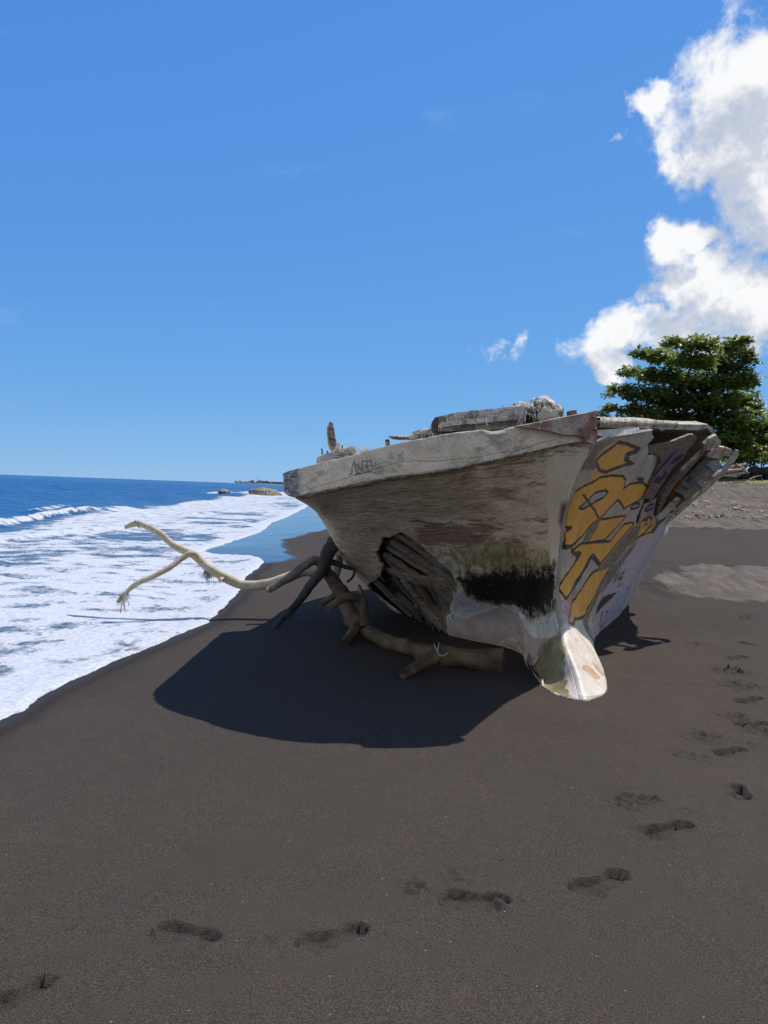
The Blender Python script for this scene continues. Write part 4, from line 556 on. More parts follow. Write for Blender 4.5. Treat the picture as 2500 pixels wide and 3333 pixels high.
base = layer(t, base, b4, t.mix(t.step(nd_, 0.3, 0.75), (0.78, 0.67, 0.52), (0.87, 0.77, 0.62)), n1, 0.9, 0.10)
base = layer(t, base, t.mul(a3, 0.5), (0.26, 0.225, 0.10), nd_, 1.0, 0.25)
base = layer(t, base, a4, t.mix(t.step(n2_, 0.62, 0.70), (0.012, 0.012, 0.010), (0.14, 0.12, 0.05)), t.add(t.mul(nd_, 0.45), t.add(t.mul(n2_, 0.35), t.mul(n1, 0.2))), 2.3, 0.22)
base = layer(t, base, b1, t.mix(t.step(n2_, 0.35, 0.6), (0.42, 0.42, 0.38), (0.70, 0.69, 0.67)), t.add(t.mul(n2_, 0.5), t.mul(n1, 0.5)), 3.2, 0.12)
base = layer(t, base, b2, t.mix(t.step(n1, 0.3, 0.7), (0.40, 0.315, 0.265), (0.58, 0.48, 0.43)), n1, 0.5, 0.10)
base = layer(t, base, c4, t.mix(t.step(n2_, 0.3, 0.7), (0.58, 0.53, 0.47), (0.70, 0.66, 0.60)), n1, 0.8, 0.05)
base = layer(t, base, b3, t.mix(t.step(n1, 0.35, 0.7), (0.19, 0.155, 0.075), (0.36, 0.32, 0.19)), t.add(t.mul(n2_, 0.5), t.mul(n1, 0.5)), 2.8, 0.05)
base = t.mix(t.mul(c1, 0.85), base, (0.03, 0.03, 0.032))
base = layer(t, base, t.mul(c2, 0.75), (0.085, 0.075, 0.06), n2_, 1.8, 0.08)
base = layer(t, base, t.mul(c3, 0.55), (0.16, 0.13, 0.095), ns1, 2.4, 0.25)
t.l.new(base, b.inputs['Base Color'])
b.inputs['Roughness'].default_value = 0.62; b.inputs['Specular IOR Level'].default_value = 0.35
hh = t.add(t.mul(grain, t.add(t.mul(a1, 0.8), 0.1)), t.add(t.mul(n2_, 0.35), t.mul(cracks, -0.5)))
t.l.new(t.bump(hh, 0.40, 0.014), b.inputs['Normal'])
PS = (3.6, 2.3)
port_skin, PG = hull_skin('port_hull_side', PORT_COLUMNS, STARBOARD_COLUMNS, 330, 280, PORT_HOLE, PS, False, port_attrs, pm)
port_skin['label'] = 'weathered port side of the bow with black rot and peeling grey paint'

# --- starboard side paint: orange letters with black outlines on grey primer
def star_attrs(a, b_, sc):
    G_ = GRAFFITI; f = lambda k, w: soft(a, b_, sc, G_[k], w)
    lines = np.zeros_like(a)
    for ln, wd in GRAFFITI_LINES:
        d = line_d(a, b_, np.array(ln) * sc); wj = wd * 1.6
        lines = np.maximum(lines, np.clip(1.0 - (d - wj) / (wj * 0.9), 0, 1))
    return {'sa': rgba(np.maximum(0, soft(a, b_, sc, G_['orange'], 0.02, 0.026) - f('hole', 0.02)), np.maximum(lines, f('black', 0.03)), soft(a, b_, sc, G_['brown'], 0.10, 0.005), soft(a, b_, sc, G_['olive'], 0.12, 0.005)),
            'sb': rgba(f('mauve', 0.02), f('pink', 0.10), f('pastel', 0.05), f('blue', 0.16)),
            'sc': rgba(f('white', 0.06), f('cream', 0.08), f('bare', 0.03), np.exp(-a / 0.014) * sstep(0.80, 0.70, b_ / sc[1]))}
smt, t, b = material('starboard_hull_graffiti_paint')
a1, a2, a3, a4 = t.attr('sa'); b1, b2, b3, b4 = t.attr('sb'); c1, c2, c3, c4 = t.attr('sc')
vo = t.coord(); n1 = t.noise(5, 7, 0.65, vec=vo); n2_ = t.noise(26, 6, 0.7, vec=vo)
lie2 = t.new('ShaderNodeAttribute', attribute_name='lie').outputs['Vector']; gs = t.noise(6, 8, 0.75, vec=t.vmath('MULTIPLY', lie2, (2.2, 4.2, 0)), dist=0.6)
base = t.mix(t.step(n1, 0.32, 0.68), (0.33, 0.285, 0.225), (0.50, 0.44, 0.365))
base = t.mix(t.mul(t.step(t.add(t.mul(n2_, 0.5), t.mul(n1, 0.5)), 0.53, 0.62), 0.65), base, (0.22, 0.195, 0.15))
past = t.mix(t.step(gs, 0.38, 0.62), (0.36, 0.34, 0.42), (0.56, 0.42, 0.34))
past = t.mix(t.mul(b4, 0.85), past, t.mix(t.step(gs, 0.35, 0.65), (0.18, 0.22, 0.32), (0.38, 0.40, 0.47)))
base = layer(t, base, b3, past, n1, 0.5, 0.1)
base = layer(t, base, b2, t.mix(t.step(n2_, 0.42, 0.62), (0.34, 0.14, 0.16), (0.60, 0.42, 0.44)), n2_, 0.8, 0.10)
stain_ = t.noise(4.5, 7, 0.68, vec=t.coord((1, 1, 0.7), loc=(4, 8, 2)))
fw2 = t.mix(t.step(n1, 0.35, 0.65), (0.56, 0.47, 0.37), (0.68, 0.62, 0.53)); fw2 = t.mix(t.mul(t.step(stain_, 0.50, 0.60), 0.75), fw2, (0.50, 0.39, 0.30)); fw2 = t.mix(t.step(stain_, 0.345, 0.33), fw2, (0.34, 0.27, 0.15))
base = layer(t, base, c1, fw2, n1, 0.5, 0.06)
base = layer(t, base, c2, t.mix(t.step(gs, 0.4, 0.6), (0.30, 0.21, 0.12), (0.62, 0.53, 0.42)), n1, 0.8, 0.15)
orange = t.mix(t.step(n1, 0.35, 0.7), (0.70, 0.32, 0.035), (0.80, 0.42, 0.06))
base = layer(t, base, a1, orange, t.add(t.mul(n2_, 0.6), t.mul(n1, 0.4)), 1.6, 0.06)
base = layer(t, base, b1, (0.45, 0.22, 0.44), n2_, 0.3, 0.05)
base = layer(t, base, a2, (0.020, 0.020, 0.022), n2_, 1.8, 0.12)
bw = t.mix(t.step(gs, 0.36, 0.64), (0.07, 0.05, 0.03), (0.32, 0.24, 0.15))
base = layer(t, base, a3, bw, n1, 1.3, 0.12)
base = layer(t, base, a4, t.mix(t.step(gs, 0.4, 0.6), (0.05, 0.05, 0.032), (0.25, 0.235, 0.17)), gs, 1.8, 0.16)
chip = t.step(t.noise(9, 7, 0.72, vec=t.coord((1, 1, 1), loc=(3, 1, 2))), 0.61, 0.64)
base = t.mix(t.mul(t.mul(chip, 0.8), t.math('SUBTRACT', 1.0, c1)), base, (0.40, 0.38, 0.34))
base = layer(t, base, c3, t.mix(t.step(gs, 0.35, 0.65), (0.36, 0.21, 0.10), (0.52, 0.36, 0.22)), n2_, 0.7, 0.05)
base = layer(t, base, t.mul(c4, 0.85), (0.09, 0.08, 0.06), n2_, 1.8, 0.08)
t.l.new(base, b.inputs['Base Color'])
b.inputs['Roughness'].default_value = 0.48; b.inputs['Specular IOR Level'].default_value = 0.45
t.l.new(t.bump(t.add(t.mul(n2_, 0.35), t.add(t.mul(chip, -0.25), t.mul(t.mul(gs, a3), 0.9))), 0.5, 0.015), b.inputs['Normal'])
SSC = (5.0, 2.3)
star_skin, SG = hull_skin('starboard_hull_side', STARBOARD_COLUMNS, PORT_COLUMNS, 420, 280, STARBOARD_CUT, SSC, True, star_attrs, smt, cutnoise=0.012)
star_skin['label'] = 'starboard side of the bow painted with orange and black graffiti letters'

# --- generic old timber materials
def timber(name, dark, pale, scale=1.0, rough=0.75, stain=None):
    m, t, b = material(name)
    g = t.noise(7 * scale, 8, 0.75, vec=t.coord((1.3, 1.3, 7.0), rot=(0.2, 0.6, 0.1)), dist=0.7); n = t.noise(6, 6, 0.65, vec=t.coord())
    c = t.mix(t.step(g, 0.34, 0.66), dark, pale)
    if stain: c = t.mix(t.mul(t.step(n, 0.48, 0.64), 0.85), c, stain)
    t.l.new(c, b.inputs['Base Color']); b.inputs['Roughness'].default_value = rough; b.inputs['Specular IOR Level'].default_value = 0.3
    t.l.new(t.bump(t.add(g, t.mul(n, 0.5)), 0.6, 0.012), b.inputs['Normal']); return m
TM = {'bare': timber('bare_plywood', (0.115, 0.085, 0.055), (0.25, 0.195, 0.14)),
      'brown': timber('brown_timber', (0.075, 0.055, 0.038), (0.22, 0.17, 0.12)),
      'pale': timber('splintered_fibreglass', (0.26, 0.215, 0.16), (0.62, 0.545, 0.44), stain=(0.19, 0.145, 0.10)),
      'rust': timber('orange_resin', (0.20, 0.055, 0.012), (0.42, 0.13, 0.03)),
      'rustdark': timber('dark_red_timber', (0.05, 0.022, 0.014), (0.16, 0.06, 0.035)),
      'grey': timber('grey_beam', (0.13, 0.11, 0.085), (0.30, 0.26, 0.21), stain=(0.15, 0.115, 0.08)),
      'blue': timber('blue_grey_sawn_end', (0.22, 0.23, 0.26), (0.30, 0.31, 0.34)),
      'dark': timber('dark_timber_and_shade', (0.03, 0.024, 0.018), (0.12, 0.095, 0.07), stain=(0.09, 0.065, 0.042)),  # dark tone also stands in for shade inside the hull
      'rot': timber('rotten_timber', (0.11, 0.086, 0.062), (0.40, 0.33, 0.245), stain=(0.24, 0.165, 0.10)),
      'white': timber('white_painted_board', (0.55, 0.52, 0.46), (0.78, 0.75, 0.70), stain=(0.5, 0.45, 0.38))}

def plate(name, pts, mat, thick, parent=boat, ragged=0.006, seed=0, toward=None):
    """a board with this outline, real thickness behind it"""
    P = np.array(pts, float); n = len(P)
    rs = []
    for k in range(n):                               # extra points along the outline, splintered
        a, c = P[k], P[(k + 1) % n]; m_ = max(1, int(np.linalg.norm(c - a) / 0.045))
        for q in range(m_): rs.append(a + (c - a) * q / m_)
    R = np.array(rs); cen = R.mean(0)
    nrm = np.zeros(3)
    for k in range(len(R)): nrm += np.cross(R[k] - cen, R[(k + 1) % len(R)] - cen)
    nrm /= np.linalg.norm(nrm)
    view = (np.array([0, 0, 1.6]) - cen) if toward is None else np.array(toward)
    if nrm @ view < 0: nrm = -nrm; R = R[::-1]
    jit = fbm(R * 23 + seed, 2)[:, None] * 2 * ragged
    d = R - cen; d /= np.linalg.norm(d, axis=1)[:, None]
    R = R + d * jit
    bm = bmesh.new(); lp = np.array(boat.location if parent is boat else parent.location)
    fv = [bm.verts.new(v - lp) for v in R]; bv = [bm.verts.new(v - lp - nrm * thick) for v in R]
    bm.faces.new(fv); bm.faces.new(bv[::-1])
    for k in range(len(R)):
        j = (k + 1) % len(R); bm.faces.new((fv[k], bv[k], bv[j], fv[j]))
    bmesh.ops.recalc_face_normals(bm, faces=bm.faces)
    bmesh.ops.triangulate(bm, faces=[f for f in bm.faces if len(f.verts) > 4])
    me = bpy.data.meshes.new(name); bm.to_mesh(me); bm.free(); me.materials.append(mat)
    o = bpy.data.objects.new(name, me); C.objects.link(o); o.parent = parent
    return o

# --- bulwark: the thick grey band round the port bow
u = np.linspace(0, len(BAND_TOP) - 1, 1100)
T_ = spline(np.arange(len(BAND_TOP)), np.array(BAND_TOP), u); B_ = spline(np.arange(len(BAND_BOTTOM)), np.array(BAND_BOTTOM), u)
tgt = np.gradient((T_ + B_) / 2, axis=0); tgt[:, 2] = 0; tgt /= np.linalg.norm(tgt, axis=1)[:, None]
inn = np.stack([tgt[:, 1], -tgt[:, 0], 0 * tgt[:, 0]], -1)            # towards the deck
upb = T_ - B_
prof = [(0.20, 1.0, -0.02), (0.10, 1.0, 0.0), (0.03, 1.0, 0.0), (0.008, 0.985, 0.0), (0.0, 0.95, 0.0)]
prof += [(0.0, v, 0.0) for v in np.linspace(0.92, 0.10, 46)] + [(0.002, 0.06, 0.0), (0.012, 0.02, 0.0), (0.03, 0.0, 0.0), (0.07, -0.02, 0.0), (0.14, 0.0, 0.0), (0.20, 0.05, 0.0)]
Q = np.stack([B_ + upb * v + inn * i_ + np.array([0, 0, dz]) for i_, v, dz in prof], 1)
nu, npf = Q.shape[:2]
q3 = Q.reshape(-1, 3)
disp = 0.034 * fbm(q3 * 2.6, 4) + 0.014 * fbm(q3 * 11, 3)
wv_ = np.array([p[1] for p in prof]); uu = np.repeat(u, npf); vv = np.tile(wv_, nu)
# chips knocked out of the upper and lower arris
chipn = fbm(np.stack([uu * 2.6, vv * 0.5, vv * 0], -1), 4)
chip_ = np.maximum(0, chipn - 0.06) * sstep(0.80, 1.0, vv) * 0.16 + np.maximum(0, -chipn - 0.08) * sstep(0.2, 0.0, vv) * 0.14
crk = np.exp(-((vv - 0.30 - 0.10 * np.sin(uu * 2.1) + 0.15 * fbm(np.stack([uu * 3, uu * 0, uu * 0], -1), 3)) / 0.012) ** 2) * sstep(0.8, 1.6, uu) * sstep(5.6, 5.0, uu)
endcrack = np.exp(-((uu - 6.55 - 0.12 * (vv - 0.5)) / 0.035) ** 2) * sstep(0.15, 0.4, vv)
V = q3 + np.repeat(inn, npf, axis=0) * (disp + chip_ + 0.012 * crk + 0.010 * endcrack)[:, None] - np.array([0, 0, 1.0]) * (chip_ * 0.4 * (vv > 0.5))[:, None]
tagm = np.zeros(len(uu)); ta_, tb_ = uu * 0.55, (1 - vv) * 0.26
for ln in TAG_LINES:
    tagm = np.maximum(tagm, np.clip(1.6 - line_d(ta_, tb_, np.array(ln) * np.array([0.55, 0.26])) / 0.0050, 0, 1))
bm_, t, b = material('grey_weathered_bulwark')
m1, m2, m3, m4 = t.attr('band'); vo = t.coord()
n1 = t.noise(4, 8, 0.68, vec=vo); n2_ = t.noise(30, 6, 0.7, vec=vo); n3 = t.noise(110, 4, 0.7, vec=vo); ns1 = t.noise(5, 8, 0.75, vec=t.coord((1.5, 1.5, 8)), dist=0.5)
base = t.mix(t.step(n1, 0.3, 0.7), (0.62, 0.49, 0.32), (0.87, 0.72, 0.51))
base = t.mix(t.step(n2_, 0.45, 0.7), base, t.mix(0.45, base, (0.70, 0.68, 0.66)))
base = t.mix(t.mul(t.step(n3, 0.52, 0.62), 0.55), base, (0.16, 0.14, 0.115))
base = layer(t, base, t.mul(m1, 0.85), t.mix(t.step(ns1, 0.4, 0.62), (0.055, 0.052, 0.05), (0.42, 0.40, 0.37)), ns1, 1.3, 0.18)
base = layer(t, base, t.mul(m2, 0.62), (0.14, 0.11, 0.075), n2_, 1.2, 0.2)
base = layer(t, base, t.mul(m3, 0.8), t.mix(t.step(n2_, 0.4, 0.6), (0.20, 0.16, 0.09), (0.62, 0.58, 0.5)), n1, 1.0, 0.12)
base = t.mix(t.mul(t.step(n1, 0.58, 0.66), 0.6), base, (0.42, 0.28, 0.19))
blot = t.noise(3.1, 7, 0.7, vec=t.coord((1, 1, 1.6), loc=(7, 3, 2)))
base = t.mix(t.mul(t.step(blot, 0.50, 0.62), 0.62), base, (0.20, 0.165, 0.12))
base = t.mix(t.mul(t.step(m4, 0.3, 0.75), 0.72), base, (0.10, 0.10, 0.11))
t.l.new(base, b.inputs['Base Color']); b.inputs['Roughness'].default_value = 0.8; b.inputs['Specular IOR Level'].default_value = 0.25
t.l.new(t.bump(t.add(t.add(n2_, t.mul(n3, 0.7)), t.mul(ns1, m1)), 0.6, 0.012), b.inputs['Normal'])
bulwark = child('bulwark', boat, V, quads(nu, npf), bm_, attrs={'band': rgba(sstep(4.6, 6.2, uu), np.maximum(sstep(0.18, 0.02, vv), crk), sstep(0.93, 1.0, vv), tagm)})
bulwark['label'] = 'thick grey bulwark band along the port rail with small spray-painted letters'

# --- rust-stained stem timber bolted over the bulwark by the stem
tim, t, b = material('rust_stained_timber')
n1 = t.noise(7, 6, 0.65, vec=t.coord()); n2_ = t.noise(28, 6, 0.7, vec=t.coord())
c_ = t.mix(t.step(n1, 0.36, 0.62), (0.24, 0.105, 0.05), (0.42, 0.34, 0.26)); c_ = t.mix(t.step(n2_, 0.52, 0.68), c_, (0.07, 0.05, 0.038))
c_ = t.mix(t.step(t.noise(13, 5, 0.7, vec=t.coord((1, 1, 1), loc=(5, 2, 1))), 0.60, 0.66), c_, (0.58, 0.54, 0.48))
t.l.new(c_, b.inputs['Base Color']); b.inputs['Roughness'].default_value = 0.72; t.l.new(t.bump(n2_, 0.6, 0.015), b.inputs['Normal'])
def band_pt(us, v, out):
    p = spline(np.arange(len(BAND_TOP)), np.array(BAND_TOP), [us])[0]; q = spline(np.arange(len(BAND_BOTTOM)), np.array(BAND_BOTTOM), [us])[0]
    k = int(us / (len(BAND_TOP) - 1) * 1099); return q + (p - q) * v - inn[k] * out
tv = [(2.05, 0.99), (1.6, 1.02), (1.0, 1.03), (0.4, 1.04), (-0.0, 1.06), (-0.0, 0.5), (0.0, 0.02), (0.18, -0.06), (0.45, 0.06), (0.62, 0.24), (0.9, 0.34), (1.2, 0.42), (1.5, 0.66), (1.8, 0.84)]
stem_t = plate('stem_timber', [band_pt(max(0, a_), v_, 0.045) for a_, v_ in tv], tim, 0.10, seed=3)
stem_t['label'] = 'rust-stained brown timber block at the top of the stem'
for a_, v_ in ((0.18, 0.86), (0.10, 0.45), (0.75, 0.50), (0.40, 0.20)):
    p = band_pt(a_, v_, 0.055); n_ = 10
    ring = [p + np.array([math.cos(q * 2 * math.pi / n_) * 0.012, 0, math.sin(q * 2 * math.pi / n_) * 0.012]) for q in range(n_)]
    V = np.array(ring + [r_ + np.array([0, 0.03, 0]) for r_ in ring] + [p + np.array([0, -0.008, 0])])
    child('bolt', boat, V, [[q, (q + 1) % n_, n_ * 2] for q in range(n_)] + [[q, q + n_, (q + 1) % n_ + n_, (q + 1) % n_] for q in range(n_)], TM['grey'], smooth=False)

# --- deck, starboard rail, added sheet that shuts light out aft
TI = T_ + inn * 0.16; idx = np.linspace(0, len(TI) - 1, 40).astype(int)
sgu = spline(np.arange(len(STARBOARD_GUNWALE)), np.array(STARBOARD_GUNWALE), np.linspace(0, len(STARBOARD_GUNWALE) - 1, 40))
A_ = TI[idx] - np.array([0, 0, 0.03]); Bk = sgu - np.array([0, 0, 0.05])
lad = np.stack([A_ + (Bk - A_) * w_ for w_ in np.linspace(0, 1, 12)], 1)
lad[:, :, 2] += 0.012 * fbm(lad.reshape(-1, 3) * 4, 3).reshape(lad.shape[:2])
dk = child('deck', boat, lad, quads(40, 12), TM['dark']); dm = dk.modifiers.new('thickness', 'SOLIDIFY'); dm.thickness = 0.05; dm.offset = 0  # deck coloured dark so its underside reads as unlit interior
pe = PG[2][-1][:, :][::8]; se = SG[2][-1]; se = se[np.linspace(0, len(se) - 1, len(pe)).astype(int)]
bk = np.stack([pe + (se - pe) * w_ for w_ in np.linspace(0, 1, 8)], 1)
child('aft_light_block', boat, bk, quads(len(pe), 8), TM['dark'])  # added sheet closing the hull aft so no light enters
gap = np.stack([T_[-1], B_[-1], pe[0], sgu[-1], se[0]]); child('aft_light_block_top', boat, gap, [[0, 1, 2, 4, 3]], TM['dark'], smooth=False)  # added cap over the gap above the aft sheet
# inner lining between skin tops and deck on the starboard side, back in the dark
nn = 40; rail = sgu[:26]
rs_ = np.stack([rail + np.array([0.0, 0.02, 0.02]), rail + np.array([0.02, -0.03, 0.02]), rail + np.array([0.02, -0.03, -0.045]), rail + np.array([-0.02, 0.06, -0.05])], 1)
rs_ += 0.012 * fbm(rs_.reshape(-1, 3) * 11, 3).reshape(rs_.shape[:2])[..., None]
child('starboard_rail', boat, rs_, quads(26, 4, True), TM['pale'], smooth=False)
de = plate('deck_edge', DECK_EDGE, TM['pale'], 0.16, seed=5)
rp = plate('orange_panel', RED_PANEL, TM['rust'], 0.04, seed=8)
wb = plate('white_board', WHITE_BOARD, TM['white'], 0.03, seed=11)

# --- splayed starboard planks
NAMES = {'wide': 'plywood_sheet', 'dark': 'plank', 'pale': 'splintered_board', 'rust': 'plank', 'rust2': 'plank', 'brown4': 'plank', 'beam1': 'beam', 'end1': 'beam_end', 'beam2': 'beam', 'end2': 'beam_end', 'outer': 'outer_skin_strip', 'flap': 'splintered_board', 'strip': 'outer_skin_strip', 'strut': 'plank'}
THK = {'beam1': 0.14, 'beam2': 0.14, 'end1': 0.12, 'end2': 0.12, 'wide': 0.025, 'dark': 0.05, 'outer': 0.03}
for k, (nm, pts, mt) in enumerate(SPLAYED_PLANKS):
    p_ = plate(NAMES[nm], pts, TM[mt], THK.get(nm, 0.035), ragged=0.012 if mt == 'pale' else 0.006, seed=k)
    if nm == 'wide': wide = p_; p_['label'] = 'loose brown plywood sheet with purple and black graffiti'
pur, t, b = material('purple_spray_paint'); b.inputs['Base Color'].default_value = (0.20, 0.11, 0.27, 1); b.inputs['Roughness'].default_value = 0.6
nav, t, b = material('navy_spray_paint'); b.inputs['Base Color'].default_value = (0.022, 0.018, 0.035, 1); b.inputs['Roughness'].default_value = 0.6
def decal(name, pts, mat):
    o = plate(name, pts, mat, 0.002, ragged=0.003); o.parent = wide; return o
for p in PLANK_GRAFFITI: decal('purple_graffiti_outline', p, pur)
for p in PLANK_GRAFFITI_FILL: decal('black_graffiti_fill', p, nav)

# --- planking laid bare in the broken port side
def strip(name, cen, nrm, width, thick, mat, seed=0):
    cen = np.array(cen); nrm = np.array(nrm); n0 = len(cen); m_ = 24
    q = spline(np.arange(n0), cen, np.linspace(0, n0 - 1, m_)); nn_ = spline(np.arange(n0), nrm, np.linspace(0, n0 - 1, m_))
    nn_ /= np.linalg.norm(nn_, axis=1)[:, None]; tg = np.gradient(q, axis=0); tg /= np.linalg.norm(tg, axis=1)[:, None]
    sd_ = np.cross(nn_, tg); hw = width / 2 * (1 + 0.12 * fbm(np.stack([np.arange(m_) * 0.5 + seed * 7, np.zeros(m_), np.zeros(m_)], -1), 3) * 2)
    rows = [q + sd_ * (hw * e)[:, None] + nn_ * d for e, d in ((-1, -thick), (-1, -0.004), (-0.9, 0), (0, 0.003), (0.9, 0), (1, -0.004), (1, -thick))]
    V = np.stack(rows, 1); V += (fbm(V.reshape(-1, 3) * 9 + seed, 3) * 0.006).reshape(V.shape[:2])[..., None] * nn_[:, None]
    F = quads(m_, 7, True).tolist(); F.append(list(range(6, -1, -1))); F.append([(m_ - 1) * 7 + k for k in range(7)])
    return child(name, boat, V, F, mat, smooth=False)
for k, (cen, nrm, wd, kind_) in enumerate(INNER_PLANKS):
    mt = {'up': TM['rot'], 'low': TM['brown'] if k % 3 else TM['rot'], 'stringer': TM['rot'], 'edge': TM['rot']}[kind_]
    strip({'up': 'plank', 'low': 'plank', 'stringer': 'stringer', 'edge': 'skin_edge'}[kind_], cen, nrm, wd, 0.035, mt, k)
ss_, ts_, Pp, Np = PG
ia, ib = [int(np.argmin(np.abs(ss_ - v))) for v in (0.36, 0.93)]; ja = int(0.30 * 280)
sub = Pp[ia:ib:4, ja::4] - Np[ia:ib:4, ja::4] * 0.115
child('dark_backing_sheet', boat, sub, quads(sub.shape[0], sub.shape[1]), TM['dark'])  # added dark sheet that colours the gaps between planks as shade
hole_c = np.array([c_ for cen, nrm, wd, kd in INNER_PLANKS for c_ in cen]); hole_n = np.array([c_ for cen, nrm, wd, kd in INNER_PLANKS for c_ in nrm])
rs2 = np.random.default_rng(44)
for k in range(34):
    i_ = rs2.integers(len(hole_c)); c_ = hole_c[i_] + rs2.normal(0, 0.05, 3) ; n_ = hole_n[i_]; c_ = c_ + n_ * 0.03
    d_ = np.array([0.7, 0.25, -0.7]) + rs2.normal(0, 0.35, 3); d_ -= n_ * (d_ @ n_) * 0.8; d_ /= np.linalg.norm(d_); e_ = np.cross(d_, n_); L_ = rs2.uniform(0.06, 0.22); w_ = rs2.uniform(0.006, 0.022)
    pts = [c_ - d_ * L_ / 2 - e_ * w_ * 0.6, c_ + d_ * L_ * 0.1 - e_ * w_, c_ + d_ * L_ / 2, c_ + d_ * L_ * 0.15 + e_ * w_, c_ - d_ * L_ / 2 + e_ * w_ * 0.5]
    plate('splinter', pts, [TM['rot'], TM['brown'], TM['grey'], TM['bare']][k % 4], 0.008, seed=k, toward=n_)
for k, (p, n_, w_, h_) in enumerate(INNER_PIECES):
    p = np.array(p); n_ = np.array(n_); tx = np.array([0.75, 0.0, -0.6]); tx -= n_ * (tx @ n_); tx /= np.linalg.norm(tx); ty = np.cross(n_, tx)
    mt = TM['rust'] if k in (0, 3, 4, 5, 7) else (TM['pale'] if k in (1, 2, 6, 8, 9) else TM['brown'])
    pts = [p + tx * w_ * a_ / 2 + ty * h_ * c_ / 2 for a_, c_ in ((-1, -0.7), (-0.2, -1), (1, -0.8), (0.9, 0.8), (0.1, 1), (-0.9, 0.9))]
    mdim = timber('rotten_infill_%d' % k, (0.17, 0.07, 0.03), (0.36, 0.155, 0.075)) if k in (0, 3, 4, 5, 7) else mt
    plate('broken_infill', pts, mdim if k in (0, 3, 4, 5, 7) else TM['grey'], 0.02, seed=k, toward=n_)

# --- deck gear: hatch box, coil under frayed rope, stub posts, broken cleat on its pad
def at(px, py, D):
    """point from an image pixel column and row, cast from the camera to a chosen depth"""
    d = fwd + rgt * ((px - 1250) / 2500) + upv * ((1666.5 - py) / 2500); s = D / d.y
    return np.array([d.x * s, d.y * s, 1.6 + d.z * s])
def block(name, pts, D0, depth, mat, seed=0, label=None):
    o = plate(name, [at(x, y, D0 + dd) for x, y, dd in pts], mat, depth, seed=seed, ragged=0.012)
    if label: o['label'] = label
    return o
fib, t, b = material('sun_bleached_fibre'); fn = t.noise(40, 4, 0.6, vec=t.coord())
trl = t.new('ShaderNodeBsdfTranslucent'); trl.inputs['Color'].default_value = (0.86, 0.82, 0.72, 1); mxs = t.new('ShaderNodeMixShader'); mxs.inputs[0].default_value = 0.5
t.l.new(b.outputs[0], mxs.inputs[1]); t.l.new(trl.outputs[0], mxs.inputs[2]); t.l.new(mxs.outputs[0], t.n['Material Output'].inputs['Surface'])
t.l.new(t.mix(t.step(fn, 0.35, 0.65), (0.62, 0.57, 0.48), (0.86, 0.83, 0.76)), b.inputs['Base Color']); b.inputs['Roughness'].default_value = 0.9
def fringe(name, lines, count, length, droop, spread, parent, seed=1, thick=0.0022, mat=None, up=0.35):
    r_ = np.random.default_rng(seed); V = []; F = []
    lines = [np.array(l, float) for l in lines]
    for k in range(count):
        l = lines[r_.integers(len(lines))]; a_ = r_.random() * (len(l) - 1); i_ = int(a_); p = l[i_] + (l[i_ + 1] - l[i_]) * (a_ - i_)
        p = p + r_.normal(0, 0.012, 3); d = r_.normal(0, spread, 3); d[2] += up; d[1] -= 0.35; d /= np.linalg.norm(d) + 1e-6
        L = length * (0.3 + 1.0 * r_.random()); sd_ = np.cross(d, [0.3, 0.5, 0.8]); sd_ /= np.linalg.norm(sd_) + 1e-6
        b0 = len(V); prev = p
        for q in range(5):
            wdt = thick * (1 - q / 4.6)
            V += [prev + sd_ * wdt, prev - sd_ * wdt, prev + np.cross(d, sd_) * wdt * 1.2]
            d = d + np.array([0, -0.02, -droop]) * 0.35 + r_.normal(0, 0.18, 3); d /= np.linalg.norm(d)
            prev = prev + d * L / 4
        for q in range(4):
            for e in range(3): F.append([b0 + q * 3 + e, b0 + q * 3 + (e + 1) % 3, b0 + q * 3 + 3 + (e + 1) % 3, b0 + q * 3 + 3 + e])
    o = child(name, parent, V, np.array(F), mat or fib, kind='stuff'); return o
weath = timber('weathered_grey_fibreglass', (0.30, 0.26, 0.20), (0.70, 0.63, 0.53), scale=1.5, stain=(0.16, 0.13, 0.10))
block('hatch_coaming', [(1412, 1405, 0), (1408, 1372, 0), (1420, 1358, 0), (1480, 1344, 0), (1560, 1334, 0), (1640, 1326, 0), (1700, 1322, 0), (1706, 1340, 0), (1700, 1352, 0), (1700, 1392, 0), (1560, 1400, 0)], 5.92, 0.35, weath, 2)
block('hatch_lip', [(1420, 1378, 0), (1500, 1366, 0), (1600, 1358, 0), (1690, 1350, 0), (1692, 1364, 0), (1600, 1374, 0), (1500, 1382, 0), (1424, 1394, 0)], 5.86, 0.05, weath, 4)
block('coaming_corner', [(1408, 1404, 0), (1406, 1374, 0), (1416, 1358, 0), (1428, 1360, 0), (1426, 1402, 0)], 5.84, 0.05, TM['dark'], 6)
